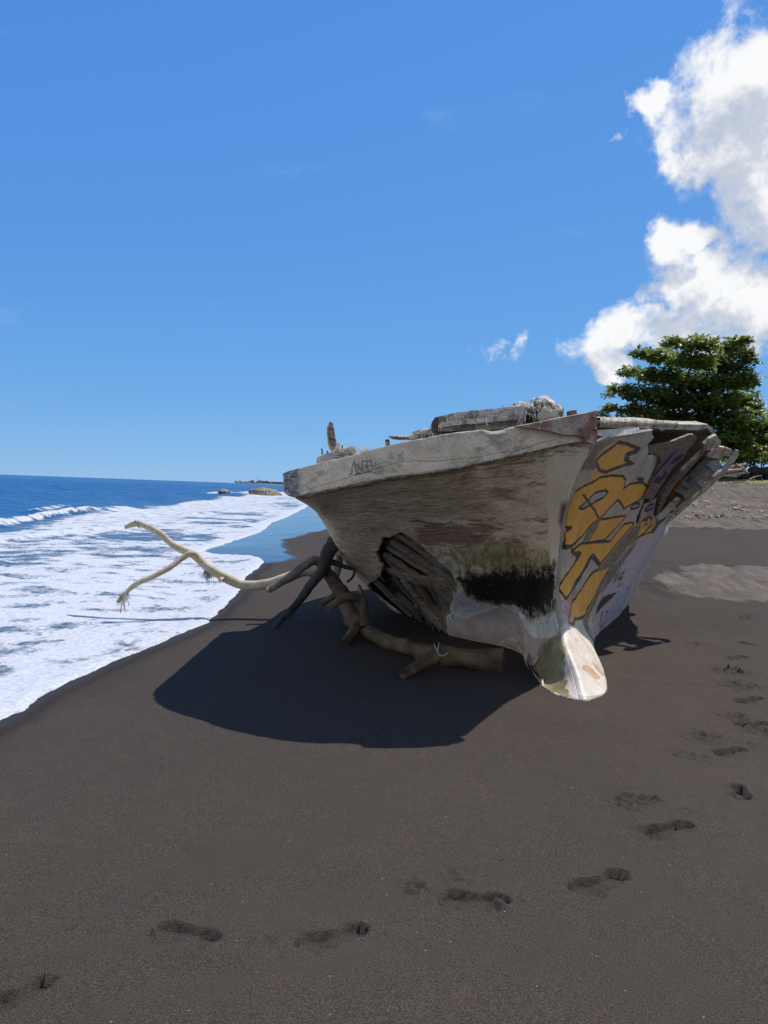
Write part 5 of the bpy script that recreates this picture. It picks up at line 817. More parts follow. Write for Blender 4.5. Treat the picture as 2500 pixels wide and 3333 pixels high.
# winch housing with an open front, buried in fibre
crust, t, b = material('salt_crusted_rope'); n1 = t.noise(9, 7, 0.7, vec=t.coord()); n2_ = t.noise(45, 5, 0.7, vec=t.coord((1, 1, 0.35)))
t.l.new(t.mix(t.step(t.add(t.mul(n1, 0.5), t.mul(n2_, 0.5)), 0.42, 0.56), (0.20, 0.165, 0.12), (0.80, 0.76, 0.68)), b.inputs['Base Color']); b.inputs['Roughness'].default_value = 0.9; t.l.new(t.bump(t.add(n1, n2_), 0.9, 0.03), b.inputs['Normal'])
def lump(name, x, y, D_, rx, ry, rz, seed):
    i_, j_ = np.meshgrid(np.arange(22), np.arange(30), indexing='ij'); th_ = math.pi * i_ / 21; ph = 2 * math.pi * j_ / 30
    V = np.stack([np.sin(th_) * np.cos(ph), np.sin(th_) * np.sin(ph), np.cos(th_)], -1).reshape(-1, 3)
    V = V * (1 + 0.7 * fbm(V * 1.7 + seed, 4) + 0.25 * fbm(V * 7 + seed, 2))[:, None] * np.array([rx, ry, rz]) + at(x, y, D_)
    return child(name, boat, V, quads(22, 30, True), crust)
lump('crusted_rope_heap', 1700, 1332, 6.12, 0.11, 0.16, 0.055, 2.0); lump('crusted_rope_heap', 1765, 1318, 6.15, 0.10, 0.16, 0.07, 5.0); lump('crusted_rope_heap', 1810, 1345, 6.12, 0.06, 0.12, 0.065, 8.0)
block('housing_front', [(1752, 1388, 0), (1748, 1345, 0), (1780, 1330, 0), (1822, 1335, 0), (1828, 1368, 0)], 6.02, 0.2, weath, 9)
block('housing_shade_plate', [(1680, 1392, 0), (1684, 1352, 0), (1756, 1340, 0), (1758, 1388, 0)], 6.10, 0.05, TM['dark'], 10)  # dark plate standing in for the shade inside the housing
lump('crusted_coil', 1330, 1424, 6.0, 0.16, 0.08, 0.02, 11.0); lump('crusted_coil', 1390, 1408, 5.98, 0.10, 0.08, 0.03, 14.0); lump('crusted_coil', 1130, 1468, 6.35, 0.07, 0.08, 0.03, 17.0)
fr = [[at(1160, 1478, 5.95), at(1248, 1450, 5.85), at(1330, 1432, 5.8), at(1410, 1408, 5.8)],
      [at(1330, 1420, 5.9), at(1370, 1406, 5.9), at(1412, 1392, 5.88)]]
fringe('frayed_rope', fr, 220, 0.04, 0.9, 0.7, boat, 1, up=0.15)
fringe('frayed_fibre', [[at(1425, 1362, 5.88), at(1500, 1346, 5.88), at(1600, 1332, 5.88), at(1670, 1326, 5.88)], [at(1430, 1380, 5.83), at(1520, 1368, 5.83), at(1600, 1362, 5.83)]], 45, 0.06, 2.2, 0.35, boat, 2, up=-0.1, thick=0.003)
fringe('fibre_thatch', [[at(1668, 1330, 5.9), at(1700, 1312, 5.9), at(1740, 1306, 5.9), at(1775, 1300, 5.9), at(1815, 1322, 5.9)], [at(1670, 1350, 5.88), at(1720, 1342, 5.88), at(1780, 1330, 5.88), at(1820, 1345, 5.9)], [at(1760, 1325, 5.88), at(1800, 1335, 5.88)]], 110, 0.10, 2.4, 0.5, boat, 3, up=-0.15, thick=0.0032)
def post(name, x0, y0, x1, y1, wpx, D_, mat, n_=10):
    a_, c_ = at(x0, y0, D_), at(x1, y1, D_); r_ = wpx / 2500 * D_ / 2
    V, F = tube([(*a_, r_), (*((a_ + c_) / 2), r_), (*c_, r_ * 0.94)], seg=n_, step=0.02, rough=0.05, seed=x0)
    return child(name, boat, V, F, mat)
post('timber_post', 1864, 1366, 1861, 1338, 34, 6.0, TM['bare']); post('timber_stub', 1880, 1362, 1884, 1348, 16, 6.2, TM['dark'])
post('steel_stub', 1263, 1452, 1261, 1431, 15, 5.95, TM['dark']); post('threaded_rod', 1049, 1480, 1048, 1460, 5, 6.3, TM['dark'], 6); post('threaded_rod', 1066, 1476, 1066, 1467, 5, 6.3, TM['dark'], 6); post('threaded_rod', 1115, 1462, 1114, 1450, 6, 6.3, TM['dark'], 6)
post('aerial_wire', 1638, 1330, 1635, 1318, 1.6, 6.1, TM['dark'], 5)
block('cleat_pad', [(1031, 1512, 0), (1031, 1490, 0), (1060, 1476, 0), (1100, 1466, 0), (1150, 1453, 0), (1157, 1470, 0), (1158, 1482, 0)], 6.28, 0.30, weath, 13)
fringe('frayed_fibre', [[at(1100, 1468, 6.22), at(1150, 1455, 6.2), at(1158, 1475, 6.18)], [at(1120, 1480, 6.2), at(1200, 1462, 6.05)]], 260, 0.05, 0.8, 0.6, boat, 5)
grn = timber('grey_split_wood', (0.10, 0.095, 0.09), (0.36, 0.345, 0.33))
cl = block('broken_cleat', [(1072, 1462, 0), (1067, 1440, 0), (1065, 1410, 0), (1067, 1388, 0), (1073, 1373, 0), (1082, 1378, 0), (1088, 1405, 0), (1095, 1440, 0), (1097, 1458, 0), (1088, 1462, 0)], 6.42, 0.09, grn, 14, 'upright broken grey wooden cleat edged in yellow')
yel, t, b = material('yellow_paint'); b.inputs['Base Color'].default_value = (0.52, 0.33, 0.03, 1); b.inputs['Roughness'].default_value = 0.6
ye = block('yellow_edge', [(1076, 1466, 0), (1066, 1442, 0), (1063, 1410, 0), (1065, 1390, 0), (1068, 1390, 0), (1067, 1412, 0), (1070, 1440, 0), (1078, 1454, 0), (1098, 1456, 0), (1098, 1463, 0)], 6.39, 0.10, yel, 15)
block('cleat_chock', [(1088, 1468, 0), (1094, 1450, 0), (1102, 1442, 0), (1108, 1445, 0), (1109, 1462, 0)], 6.36, 0.06, TM['white'], 16)
# pale knob caught between the planks
V, F = tube([(*at(2228, 1560, 9.3), 0.03), (*at(2236, 1560, 9.3), 0.045), (*at(2242, 1562, 9.3), 0.02)], seg=10, step=0.01)
child('pale_knob', boat, V, F, TM['pale'])
V, F = tube([(*at(2284, 1478, 9.6), 0.03), (*at(2292, 1484, 9.6), 0.035), (*at(2300, 1490, 9.6), 0.03)], seg=10, step=0.01)
child('bolt_end', boat, V, F, TM['grey'])

# ------------------------------------------------------------------ driftwood
def bark(name, dark, pale, stripe=1.0, rough=0.7, moss=None):
    m, t, b = material(name)
    n = t.noise(5, 7, 0.65, vec=t.coord()); f = t.noise(38, 5, 0.7, vec=t.coord((1, 1, 0.5))); k = t.noise(14, 5, 0.65, vec=t.coord((1, 1, 1), loc=(2, 5, 1)))
    c = t.mix(t.step(n, 0.3, 0.7), dark, pale); c = t.mix(t.mul(t.step(f, 0.5, 0.7), 0.45), c, dark)
    if moss: c = t.mix(t.mul(t.step(k, 0.54, 0.66), 0.7), c, moss)
    t.l.new(c, b.inputs['Base Color']); b.inputs['Roughness'].default_value = rough; b.inputs['Specular IOR Level'].default_value = 0.35
    t.l.new(t.bump(t.add(f, t.mul(k, 0.8)), 0.5 * stripe, 0.010), b.inputs['Normal']); return m
wet_wood = bark('smooth_wet_driftwood', (0.050, 0.030, 0.014), (0.165, 0.105, 0.053))
grey_wood = bark('grey_driftwood', (0.10, 0.08, 0.055), (0.30, 0.25, 0.18), moss=(0.20, 0.185, 0.07))
pale_wood = bark('bleached_driftwood', (0.40, 0.31, 0.175), (0.60, 0.52, 0.38), stripe=0.7, moss=(0.46, 0.33, 0.10))
black_wood = bark('charred_driftwood', (0.020, 0.017, 0.014), (0.085, 0.07, 0.055), stripe=1.6)
dw = empty('driftwood_tree', (0.6, 8.2, 0.0))
tag(dw, 'long curved driftwood trunk lying in the shade with a bleached branch over the foam', 'driftwood')
spec = {'trunk': ('trunk', wet_wood, 28, 0.11, 0.6), 'forward': ('branch_stub', wet_wood, 12, 0.06, 0.1), 'lower': ('branch_stub', wet_wood, 12, 0.06, 0.1), 'upright': ('branch_stub', wet_wood, 12, 0.06, 0.1),
        'hooked': ('branch', wet_wood, 12, 0.06, 0.1), 'short': ('branch_stub', grey_wood, 10, 0.06, 0.1), 'grey': ('branch', grey_wood, 12, 0.06, 0.1), 'pale': ('bleached_branch', pale_wood, 14, 0.06, 0.15),
        'fork': ('bleached_fork', pale_wood, 12, 0.06, 0.1), 'stub': ('branch_stub', pale_wood, 8, 0.06, 0.0), 'knee': ('root_knee', pale_wood, 10, 0.06, 0.1)}
for k, (key, (nm, mt, seg, rg_, kn)) in enumerate(spec.items()):
    pts = [list(p) for p in DRIFTWOOD[key]]
    V, F = tube(pts, seg=seg, step=0.025 if key in ('trunk', 'pale', 'fork') else 0.018, rough=rg_, seed=k * 3.7, knots=kn, fscale=1.3)
    child(nm, dw, V, F, mt)
# sawn, split end of the trunk
bb = empty('black_branch', tuple(BLACK_BRANCH['limb'][-1][:3])); bb.location = (BLACK_BRANCH['limb'][-1][0], BLACK_BRANCH['limb'][-1][1], 0)
tag(bb, 'black knotted root leaning against the hull with its tip in the sand', 'driftwood')
for k, (key, nm) in enumerate((('limb', 'limb'), ('spur', 'spur'), ('root', 'root'), ('rootlet', 'root'))):
    V, F = tube(BLACK_BRANCH[key], seg=12, step=0.015, rough=0.16, seed=50 + k, knots=0.5 if k == 0 else 0.1, fscale=2.0)
    child(nm, bb, V, F, black_wood)
# rope ends and fibre caught on the branches
def cord(root, name, pts, r_, mat):
    V, F = tube([(*p, r_) for p in pts], seg=6, step=0.008, rough=0.02); child(name, root, V, F, mat)
blue, t, b = material('blue_twine'); b.inputs['Base Color'].default_value = (0.05, 0.24, 0.42, 1); b.inputs['Roughness'].default_value = 0.7
straw, t, b = material('straw_rope'); fn = t.noise(60, 3, 0.6, vec=t.coord()); t.l.new(t.mix(fn, (0.34, 0.26, 0.14), (0.66, 0.58, 0.42)), b.inputs['Base Color']); b.inputs['Roughness'].default_value = 0.9
dirty, t, b = material('grey_twine'); b.inputs['Base Color'].default_value = (0.42, 0.41, 0.39, 1); b.inputs['Roughness'].default_value = 0.8
rt_ = empty('frayed_rope_end', tuple(at(385, 1975, 9.0)))
tag(rt_, 'frayed straw rope end with blue twine hanging from the lower branch tip', 'rope')
fringe('fibres', [[at(420, 1918, 9.06), at(400, 1935, 9.02), at(384, 1960, 8.98)], [at(415, 1925, 9.05), at(402, 1940, 9.03)]], 90, 0.10, 1.9, 0.5, rt_, 21, thick=0.004, mat=straw, up=-0.2)
cord(rt_, 'strand', [at(402, 1930, 9.0), at(400, 1950, 8.98), at(396, 1970, 8.97), at(392, 1995, 8.96)], 0.008, straw)
cord(rt_, 'strand', [at(410, 1928, 9.0), at(404, 1945, 8.98), at(404, 1965, 8.97), at(406, 1985, 8.96)], 0.010, straw)
cord(rt_, 'blue_twine', [at(412, 1935, 9.0), at(416, 1948, 8.98), at(410, 1955, 8.98), at(420, 1960, 8.98), at(418, 1972, 8.97)], 0.004, blue)
tf = empty('fibre_tuft', tuple(at(678, 1885, 9.45)))
tag(tf, 'short tuft of straw fibre hanging under the bleached branch bend', 'rope')
fringe('fibres', [[at(666, 1858, 9.42), at(685, 1870, 9.42)]], 60, 0.13, 1.8, 0.45, tf, 22, thick=0.0045, mat=straw, up=-0.3)
tw = empty('tied_twine', tuple(at(1430, 2120, 7.2)))
tag(tw, 'pale twine knotted round the trunk where the forward stub leaves it', 'twine')
cord(tw, 'loop', [at(1412, 2095, 7.01), at(1418, 2110, 6.91), at(1428, 2130, 6.87), at(1420, 2150, 6.89)], 0.004, dirty)
cord(tw, 'loop', [at(1428, 2092, 7.03), at(1426, 2112, 6.91), at(1420, 2130, 6.87)], 0.004, dirty)
cord(tw, 'tail', [at(1420, 2130, 6.87), at(1442, 2135, 6.85), at(1460, 2122, 6.86)], 0.0035, dirty)
cord(tw, 'tail', [at(1420, 2138, 6.86), at(1404, 2155, 6.84), at(1385, 2160, 6.81)], 0.0035, dirty)
kn_ = empty('twine_knot', tuple(at(443, 1708, 9.7))); tag(kn_, 'bit of green twine tied near the upper branch tip', 'twine')
grn2, t, b = material('green_twine'); b.inputs['Base Color'].default_value = (0.04, 0.26, 0.20, 1)
cord(kn_, 'loop', [at(440, 1694, 9.68), at(446, 1702, 9.64), at(450, 1714, 9.66), at(458, 1720, 9.66)], 0.006, grn2)
# crumpled white plastic float behind the starboard quarter
fl, t, b = material('white_plastic'); b.inputs['Base Color'].default_value = (0.72, 0.73, 0.74, 1); b.inputs['Roughness'].default_value = 0.4
fe = at(2152, 1722, 10.4)
uv_ = [(math.pi * i_ / 14, 2 * math.pi * j_ / 22) for i_ in range(15) for j_ in range(22)]
V = np.array([[math.sin(a_) * math.cos(c_) * 0.085, math.sin(a_) * math.sin(c_) * 0.09, math.cos(a_) * 0.12] for a_, c_ in uv_]); V *= (1 + 0.5 * fbm(V * 22 + 3, 3))[:, None]
fo = obj('plastic_bag', V, quads(15, 22, True), fl); fo.location = tuple(fe); tag(fo, 'small crumpled white plastic bag snagged on the starboard hull', 'bag')

# ------------------------------------------------------------------ trees and shrubs on the bank
def leaf_mat(name, dark, mid, yellow, ymix):
    m, t, b = material(name)
    gi = t.new('ShaderNodeAttribute', attribute_name='leaf'); sp = t.new('ShaderNodeSeparateColor'); t.l.new(gi.outputs['Color'], sp.inputs[0])
    c = t.mix(sp.outputs[0], dark, mid); c = t.mix(t.step(sp.outputs[1], 1 - ymix, 1 - ymix * 0.6), c, yellow)
    t.l.new(c, b.inputs['Base Color']); b.inputs['Roughness'].default_value = 0.42; b.inputs['Specular IOR Level'].default_value = 0.4
    tr = t.new('ShaderNodeBsdfTranslucent'); t.l.new(t.mix(0.6, c, (0.24, 0.30, 0.06)), tr.inputs['Color'])
    mx = t.new('ShaderNodeMixShader'); mx.inputs[0].default_value = 0.45; out = t.n['Material Output']
    t.l.new(b.outputs[0], mx.inputs[1]); t.l.new(tr.outputs[0], mx.inputs[2]); t.l.new(mx.outputs[0], out.inputs['Surface'])
    return m
def leaves(name, root, blobs, n_per, size, mat, seed, rosette=5, flat=0.6):
    r_ = np.random.default_rng(seed); cen = []; tone = []
    for (c_, rad) in blobs:
        vol = rad[0] * rad[1] * rad[2]; n_ = max(8, int(n_per * vol ** 0.66))
        d = r_.normal(size=(n_, 3)); d /= np.linalg.norm(d, axis=1)[:, None]; rr = r_.random(n_) ** 0.45
        d[:, 2] = np.where(d[:, 2] < -0.35, d[:, 2] * 0.5, d[:, 2])
        cen.append(np.array(c_) + d * rr[:, None] * np.array(rad)); tone.append(np.full(n_, r_.random()))
    cen = np.vstack(cen); tone = np.concatenate(tone); n_ = len(cen)
    V = np.zeros((n_, rosette, 5, 3), np.float32); A = np.zeros((n_, rosette, 5, 4), np.float32)
    a0 = r_.random(n_) * 6.28; tilt = r_.normal(0, 0.35, (n_, 2)); sz = size * (0.65 + 0.7 * r_.random(n_))
    for k in range(rosette):
        an = a0 + k * 6.283 / rosette + r_.normal(0, 0.25, n_); el_ = r_.normal(flat * 0.25, 0.32, n_)
        dx = np.stack([np.cos(an) * np.cos(el_) , np.sin(an) * np.cos(el_), np.sin(el_) + tilt[:, 0] * np.cos(an) + tilt[:, 1] * np.sin(an)], -1); dx /= np.linalg.norm(dx, axis=1)[:, None]
        sd_ = np.stack([-np.sin(an), np.cos(an), r_.normal(0, 0.3, n_)], -1); sd_ /= np.linalg.norm(sd_, axis=1)[:, None]
        L = (sz * (0.8 + 0.4 * r_.random(n_)))[:, None]; Wd = L * 0.30
        up_ = np.cross(dx, sd_); drop = -np.abs(up_) * 0
        V[:, k, 0] = cen + dx * L * 0.12; V[:, k, 1] = cen + dx * L * 0.62 + sd_ * Wd; V[:, k, 2] = cen + dx * L * 1.05 - np.array([0, 0, 0.10]) * L; V[:, k, 3] = cen + dx * L * 0.62 - sd_ * Wd
        V[:, k, 4] = cen + dx * L * 0.58 - np.array([0, 0, 0.07]) * L
        g_ = np.clip(0.25 + 0.5 * r_.random(n_) + 0.35 * (tone - 0.5), 0, 1); y_ = r_.random(n_)
        A[:, k, :, 0] = g_[:, None]; A[:, k, :, 1] = y_[:, None]; A[:, k, :, 3] = 1
    base = (np.arange(n_ * rosette) * 5)[:, None, None] + np.array([[0, 1, 4], [1, 2, 4], [2, 3, 4], [3, 0, 4]])[None]
    return child(name, root, V.reshape(-1, 3), base.reshape(-1, 3), mat, attrs={'leaf': A.reshape(-1, 4)}, smooth=False)
def tree(name, label, base, blobs, trunk_r, lm, bmat, seed, n_per, size, cat='tree', crown='crown', limb_every=2, group=None, rosette=5):
    root = empty(name, tuple(base)); tag(root, label, cat, group)
    r_ = np.random.default_rng(seed); top = np.mean([c_ for c_, _ in blobs], axis=0)
    fork = np.array(base) * 0.55 + top * 0.45; fork[2] = base[2] + (top[2] - base[2]) * 0.42
    V, F = tube([(*(np.array(base) - [0, 0, 0.2]), trunk_r * 1.3), (*(np.array(base) * 0.7 + fork * 0.3 + r_.normal(0, 0.1, 3)), trunk_r), (*fork, trunk_r * 0.8)], seg=12, step=0.12, rough=0.1, seed=seed)
    child('trunk', root, V, F, bmat)
    for k, (c_, rad) in enumerate(blobs):
        if k % limb_every: continue
        c_ = np.array(c_); mid = (fork + c_) / 2 + r_.normal(0, 0.15, 3) + np.array([0, 0, 0.15])
        V, F = tube([(*fork, trunk_r * 0.5), (*mid, trunk_r * 0.3), (*c_, trunk_r * 0.12)], seg=6, step=0.2, rough=0.08, seed=seed + k)
        child('limb', root, V, F, bmat)
    leaves(crown, root, blobs, n_per, size, lm, seed, rosette=rosette)
    return root
def px_blobs(lst, D_, seed, dep=1.0):
    r_ = np.random.default_rng(seed); o = []
    for (x, y, rx, ry) in lst:
        dd = D_ + r_.normal(0, dep); k = dd / 2500; o.append((at(x, y, dd), (rx * k, rx * k * 0.9, ry * k)))
    return o
bark_m = bark('tree_bark', (0.05, 0.04, 0.032), (0.16, 0.135, 0.11))
lm1 = leaf_mat('almond_leaf', (0.056, 0.094, 0.022), (0.22, 0.285, 0.070), (0.22, 0.15, 0.025), 0.05)
lm2 = leaf_mat('yellow_green_leaf', (0.05, 0.075, 0.012), (0.135, 0.165, 0.025), (0.28, 0.22, 0.04), 0.15)
lm3 = leaf_mat('bright_shrub_leaf', (0.06, 0.11, 0.012), (0.17, 0.24, 0.03), (0.26, 0.28, 0.05), 0.12)
TB = [(2200, 1120, 55, 22), (2285, 1122, 65, 26), (2370, 1135, 60, 30), (2418, 1112, 32, 16), (2165, 1165, 70, 30), (2092, 1152, 40, 15), (2250, 1180, 85, 36), (2350, 1190, 85, 40), (2432, 1165, 35, 40), (2062, 1215, 50, 20),
      (2150, 1225, 80, 32), (2250, 1245, 95, 38), (2350, 1250, 95, 38), (2425, 1240, 50, 45), (2015, 1268, 42, 17), (2100, 1285, 85, 34), (2200, 1305, 95, 42), (2310, 1310, 105, 46), (2410, 1310, 65, 46), (1992, 1330, 36, 16),
      (2080, 1340, 75, 28), (2180, 1362, 95, 38), (2300, 1370, 110, 42), (2412, 1372, 80, 46), (2462, 1335, 24, 34), (1978, 1288, 22, 8), (1962, 1348, 20, 9), (2250, 1412, 80, 30), (2350, 1425, 95, 38), (2445, 1415, 55, 38), (2130, 1400, 60, 24), (2040, 1372, 45, 13), (2490, 1400, 40, 30), (2480, 1450, 50, 30), (2400, 1460, 70, 26)]
tree('almond_tree', 'large dark green broadleaf tree with tiered crown rising behind the boat', np.array([11.6, 29.5, float(sand_z(11.6, 29.5))]), px_blobs(TB, 28, 3, 0.8), 0.22, lm1, bark_m, 5, 560, 0.185)
tree('young_tree', 'yellow-green tree standing low to the right of the large tree', np.array([13.6, 30, float(sand_z(13.6, 30))]), px_blobs([(2430, 1400, 50, 35), (2480, 1420, 45, 40), (2400, 1455, 45, 30), (2470, 1470, 55, 30), (2360, 1480, 40, 22), (2510, 1380, 30, 40)], 29, 4, 0.5), 0.12, lm2, bark_m, 6, 330, 0.17)
for k, (lst, D_, lb, mt_) in enumerate((([(2480, 1490, 50, 40), (2440, 1510, 30, 22), (2520, 1450, 40, 40)], 27.5, 'bright green shrub at the right edge below the trees', lm3),
                                     ([(2290, 1488, 45, 30), (2330, 1505, 35, 20), (2250, 1500, 35, 24)], 31.0, 'dark shrub under the large tree just right of the boat tip', lm1),
                                     ([(2385, 1512, 30, 18), (2410, 1500, 25, 20)], 29.0, 'small yellow-green shrub growing behind the driftwood heap', lm2))):
    bl_ = px_blobs(lst, D_, 20 + k, 0.3); bx_ = np.mean([c_ for c_, _ in bl_], axis=0); gz = float(sand_z(bx_[0], bx_[1]))
    tree('shrub', lb, np.array([bx_[0], bx_[1], gz]), bl_, 0.05, mt_, bark_m, 30 + k, 420, 0.14, cat='shrub', crown='foliage', limb_every=1)
# dark wood further back closes the view under the crowns
bl_ = px_blobs([(2200, 1480, 60, 50), (2280, 1470, 70, 55), (2360, 1480, 60, 40), (2440, 1470, 70, 50), (2520, 1470, 70, 50), (2120, 1480, 60, 45), (2040, 1490, 60, 40), (2600, 1460, 70, 60)], 42, 9, 1.0)
wr = empty('background_wood', (17, 42, float(sand_z(17, 42)))); tag(wr, kind='stuff'); wr['label'] = 'dark belt of trees far behind the beach'
lv = leaves('foliage', wr, bl_, 200, 0.34, lm1, 77); lv['kind'] = 'stuff'
# low dark retaining wall along the top of the bank, of rough stones
ws, t, b = material('dark_basalt'); nn1 = t.noise(9, 6, 0.6, vec=t.coord()); t.l.new(t.mix(nn1, (0.010, 0.010, 0.011), (0.045, 0.043, 0.042)), b.inputs['Base Color']); b.inputs['Roughness'].default_value = 0.9; t.l.new(t.bump(nn1, 0.8, 0.05), b.inputs['Normal'])
wl = empty('stone_wall', (11.0, 27.6, float(sand_z(11, 27.6)))); tag(wl, 'low black stone wall at the top of the beach under the trees', 'wall')
def rock_mesh(r3, seed, nu_=10, nv_=14, amp=0.45):
    V = np.array([[math.sin(math.pi * i_ / (nu_ - 1)) * math.cos(2 * math.pi * j_ / nv_), math.sin(math.pi * i_ / (nu_ - 1)) * math.sin(2 * math.pi * j_ / nv_), math.cos(math.pi * i_ / (nu_ - 1))] for i_ in range(nu_) for j_ in range(nv_)])
    V *= (1 + amp * 2 * fbm(V * 1.6 + seed, 4))[:, None]; return V * np.array(r3), quads(nu_, nv_, True)
sv, sf = rock_mesh((0.30, 0.2, 0.17), 4, 7, 9, 0.3); stones = []
for k in range(30):
    X_ = 9.4 + 0.42 * (k % 15) + random.uniform(-0.08, 0.08); Y_ = 27.4 + random.uniform(-0.1, 0.1) + (0.06 if k >= 15 else 0); Zs = float(sand_z(X_, Y_)) + 0.08 + (0.22 if k >= 15 else 0)
    if k == 0: o0 = obj('stone', sv, sf, ws, parent=wl, smooth=False); o_ = o0
    else: o_ = o0.copy(); C.objects.link(o_); o_.parent = wl
    o_.location = Vector((X_, Y_, Zs)) - wl.location; o_.rotation_euler = (random.uniform(-.3, .3), random.uniform(-.3, .3), random.uniform(0, 6))
# ------------------------------------------------------------------ drift heap and litter on the bank
dry_wood = bark('dry_drift_sticks', (0.22, 0.155, 0.10), (0.46, 0.36, 0.26))
hx = [(2255, 1552, 2420, 1528, 26), (2280, 1545, 2400, 1552, 24), (2320, 1542, 2400, 1515, 22), (2395, 1512, 2432, 1540, 20), (2420, 1520, 2370, 1545, 18), (2250, 1560, 2330, 1548, 22), (2300, 1560, 2410, 1546, 20), (2385, 1520, 2440, 1512, 16), (2340, 1554, 2440, 1538, 18), (2232, 1558, 2290, 1560, 14), (2440, 1560, 2480, 1548, 10), (2416, 1572, 2460, 1562, 8)]
SL = ['longest dry stick sloping along the drift heap at the top of the beach', 'level stick lying across the middle of the drift heap', 'stick rising steeply to the right out of the drift heap', 'stick falling to the right from the crossed top of the heap',
      'stick falling to the left from the crossed top of the heap', 'low stick at the foot of the heap nearest the boat', 'long low stick lying along the foot of the drift heap', 'short stick poking out at the very top of the heap',
      'stick lying along the right foot of the drift heap', 'small stick on the sand left of the drift heap', 'small stick lying alone right of the drift heap', 'thin stick lying on the sand below the drift heap']
for k, (x0, y0, x1, y1, rp) in enumerate(hx):
    D0 = 25.2 + 0.12 * k
    p0, p1 = at(x0, y0, D0), at(x1, y1, D0 + 0.3); z0 = float(sand_z(p0[0], p0[1])); low = min(p0[2], p1[2]); sh = min(0, z0 + 0.02 - low) if k > 8 else 0
    V, F = tube([(*p0, rp / 2500 * 6), (*((p0 + p1) / 2 + [0, 0, 0.03]), rp / 2500 * 7), (*p1, rp / 2500 * 4)], seg=7, step=0.1, rough=0.12, seed=k)
    cen = V.mean(0); o_ = obj('drift_stick', V - cen, F, dry_wood); o_.location = tuple(cen)
    tag(o_, SL[k], 'driftwood', 'driftwood sticks heaped on the bank')
r_ = np.random.default_rng(91); V = []; F = []
for k in range(330):
    Y_ = r_.choice([r_.uniform(18.0, 25), r_.normal(18.6, 0.25), r_.normal(20.2, 0.4), r_.normal(24.6, 0.4)]); X_ = Y_ * r_.uniform(0.33, 0.56); Zs = float(sand_z(X_, Y_)) + 0.015
    L_ = r_.gamma(2.0, 0.045) + 0.02; a_ = r_.normal(0, 0.7); w_ = 0.012 + 0.02 * r_.random(); dx = np.array([math.cos(a_), math.sin(a_), r_.normal(0, 0.12)]) * L_ / 2; dy = np.array([-math.sin(a_), math.cos(a_), 0]) * w_; dz = np.array([0, 0, w_ * 1.4]); c_ = np.array([X_, Y_, Zs]); b0 = len(V)
    V += [c_ - dx - dy, c_ + dx - dy, c_ + dx + dy, c_ - dx + dy, c_ - dx * 0.9 + dz, c_ + dx * 0.9 + dz]
    F += [[b0, b0 + 1, b0 + 5, b0 + 4], [b0 + 1, b0 + 2, b0 + 5], [b0 + 2, b0 + 3, b0 + 4, b0 + 5], [b0 + 3, b0, b0 + 4], [b0, b0 + 3, b0 + 2, b0 + 1]]
fm_ = obj('flotsam', V, F, dry_wood, smooth=False, kind='stuff'); fm_['label'] = 'scattered wood chips and litter along the tide lines'
# ------------------------------------------------------------------ rocks in the surf
rk, t, b = material('barnacled_rock'); nn1 = t.noise(2.2, 7, 0.7, vec=t.coord()); v_ = t.voronoi(3.4, vec=t.coord())
t.l.new(t.mix(t.step(t.add(t.mul(v_, 0.7), t.mul(nn1, 0.6)), 0.35, 0.75), (0.05, 0.042, 0.03), (0.36, 0.29, 0.20)), b.inputs['Base Color']); b.inputs['Roughness'].default_value = 0.8; t.l.new(t.bump(v_, 1.0, 0.3), b.inputs['Normal'])
V, F = rock_mesh((2.5, 2.2, 0.85), 2.2, 26, 40, 0.35); o_ = obj('sea_rock', V, F, rk, smooth=False); o_.location = tuple(at(862, 1607, 118)); tag(o_, 'large brown sea rock in the surf just left of the bow', 'rock', None)
V, F = rock_mesh((1.0, 1.0, 0.4), 5.1, 20, 30, 0.35); o_ = obj('sea_rock', V, F, rk, smooth=False); o_.location = tuple(at(727, 1600, 118)); tag(o_, 'smaller low sea rock awash further left', 'rock', None)
# ------------------------------------------------------------------ far headland with trees and houses
hl, t, b = material('far_shore'); b.inputs['Base Color'].default_value = (0.10, 0.12, 0.15, 1); b.inputs['Roughness'].default_value = 1.0
ft, t, b = material('far_foliage'); nn1 = t.noise(0.2, 5, 0.6, vec=t.coord()); t.l.new(t.mix(nn1, (0.055, 0.10, 0.10), (0.10, 0.155, 0.13)), b.inputs['Base Color']); b.inputs['Roughness'].default_value = 1.0
fw_, t, b = material('far_wall'); b.inputs['Base Color'].default_value = (0.55, 0.50, 0.46, 1)
fr_, t, b = material('far_roof'); b.inputs['Base Color'].default_value = (0.30, 0.20, 0.17, 1)
HD = 1500
xs_ = np.linspace(738, 1300, 60); tp = []; lo = []
for x in xs_:
    zt = 2.2 * float(sstep(738, 800, x)) + 0.4; p = at(x, 1572 + (x - 750) * 0.03625, HD); tp.append([p[0], HD + 20, zt]); lo.append([p[0], HD - 6, -0.6])
bk_ = [[p[0], HD + 160, p[2]] for p in tp]; bt_ = [[p[0], HD + 170, -1] for p in tp]
land = np.stack([lo, tp, bk_, bt_], 1); obj('headland', land, quads(60, 4), hl, kind='structure')
r_ = np.random.default_rng(12)
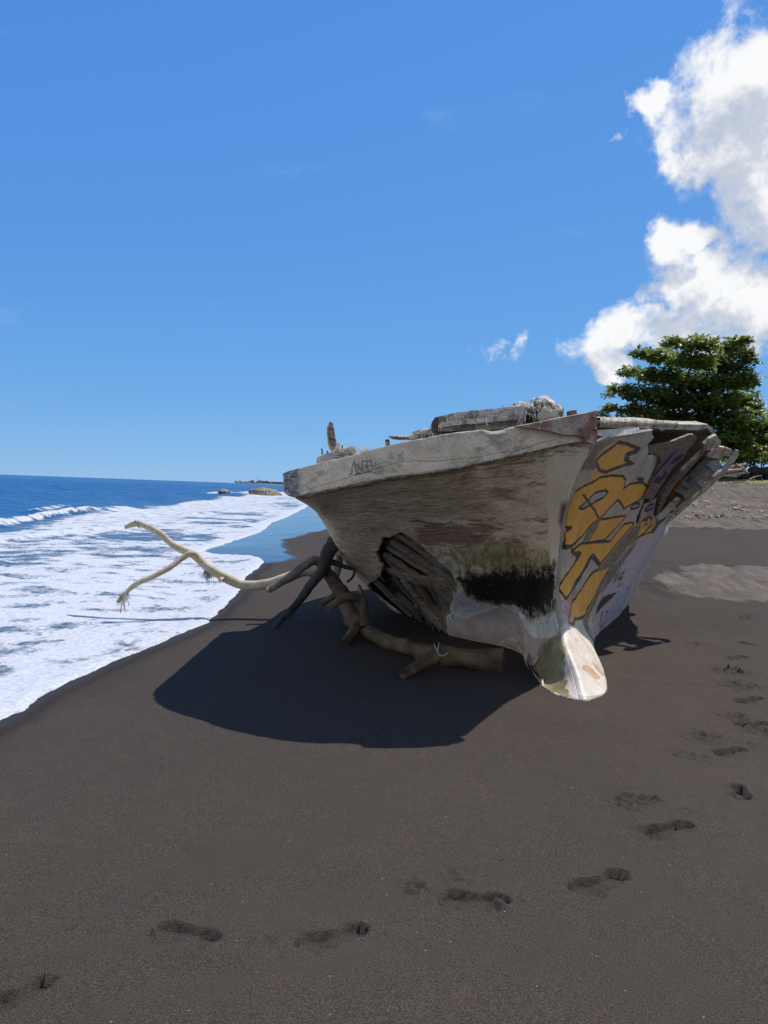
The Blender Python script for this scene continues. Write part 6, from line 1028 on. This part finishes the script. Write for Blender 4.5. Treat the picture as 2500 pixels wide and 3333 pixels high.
for k, (x, hpx, wpx) in enumerate([(768, 5, 10), (780, 6, 14), (800, 4.5, 12), (812, 6, 14), (822, 9, 12), (836, 6, 12), (848, 9, 16), (858, 8, 12), (868, 9, 18), (880, 6, 14), (890, 7, 16), (902, 7, 18), (912, 7, 16), (926, 7, 20)]):
    p = at(x, 1570, HD + 30 + 8 * (k % 3)); h_ = hpx / 2500 * HD * 1.1; w_ = wpx / 2500 * HD / 2
    V, F = rock_mesh((w_, w_, h_ / 2), 30 + k, 12, 16, 0.55); root = empty('far_tree', (p[0], p[1], 2.0)); V[:, 2] += h_ * 0.55
    ORD = ['first', 'second', 'third', 'fourth', 'fifth', 'sixth', 'seventh', 'eighth', 'ninth', 'tenth', 'eleventh', 'twelfth', 'thirteenth', 'last']
    tag(root, 'hazy far tree, the %s one counted from the headland tip' % ORD[k] if k not in (0, 6, 4) else {0: 'far tree nearest the seaward tip of the headland', 6: 'tall far tree just right of the radio mast', 4: 'pointed far tree standing left of the radio mast'}[k], 'tree', 'trees along the far headland')
    obj('crown', V, F, ft, parent=root); Vt, Ft = tube([(0, 0, -1, 0.4), (0, 0, h_ * 0.2, 0.35), (0, 0, h_ * 0.4, 0.3)], seg=6, step=0.8); obj('trunk', Vt, Ft, ft, parent=root)
for k, (x, wpx, hpx) in enumerate([(776, 8, 3.2), (790, 10, 3.6), (806, 9, 3.0), (830, 8, 3.0), (845, 7, 2.6)]):
    p = at(x, 1571, HD + 12); w_ = wpx / 2500 * HD / 2; h_ = hpx / 2500 * HD; root = empty('far_house', (p[0], p[1], 1.6))
    tag(root, 'small pale house on the far headland, %s from its seaward tip' % ('first', 'second', 'third', 'fourth', 'fifth')[k], 'house', 'houses on the far headland')
    obj('wall', [(sx2 * w_, sy2 * 3, z_) for z_ in (0, h_) for sx2, sy2 in ((-1, -1), (1, -1), (1, 1), (-1, 1))], [[0, 1, 5, 4], [1, 2, 6, 5], [2, 3, 7, 6], [3, 0, 4, 7], [4, 5, 6, 7]], fw_, parent=root, smooth=False)
    e_ = w_ * 1.15; obj('roof', [(-e_, -3.6, h_ + .02), (e_, -3.6, h_ + .02), (e_, 3.6, h_ + .02), (-e_, 3.6, h_ + .02), (-e_ * .7, 0, h_ * 1.6), (e_ * .7, 0, h_ * 1.6)], [[0, 1, 5, 4], [1, 2, 5], [2, 3, 4, 5], [3, 0, 4], [0, 3, 2, 1]], fr_, parent=root, smooth=False)
p = at(838, 1571, HD + 15); V, F = tube([(0, 0, 0, 0.5), (0, 0, 6, 0.4), (0, 0, 12.5, 0.2)], seg=6, step=1.5, rough=0.0); o_ = obj('radio_mast', V, F, hl); o_.location = (p[0], p[1], 1.5); tag(o_, 'thin radio mast above the distant headland trees', 'mast')
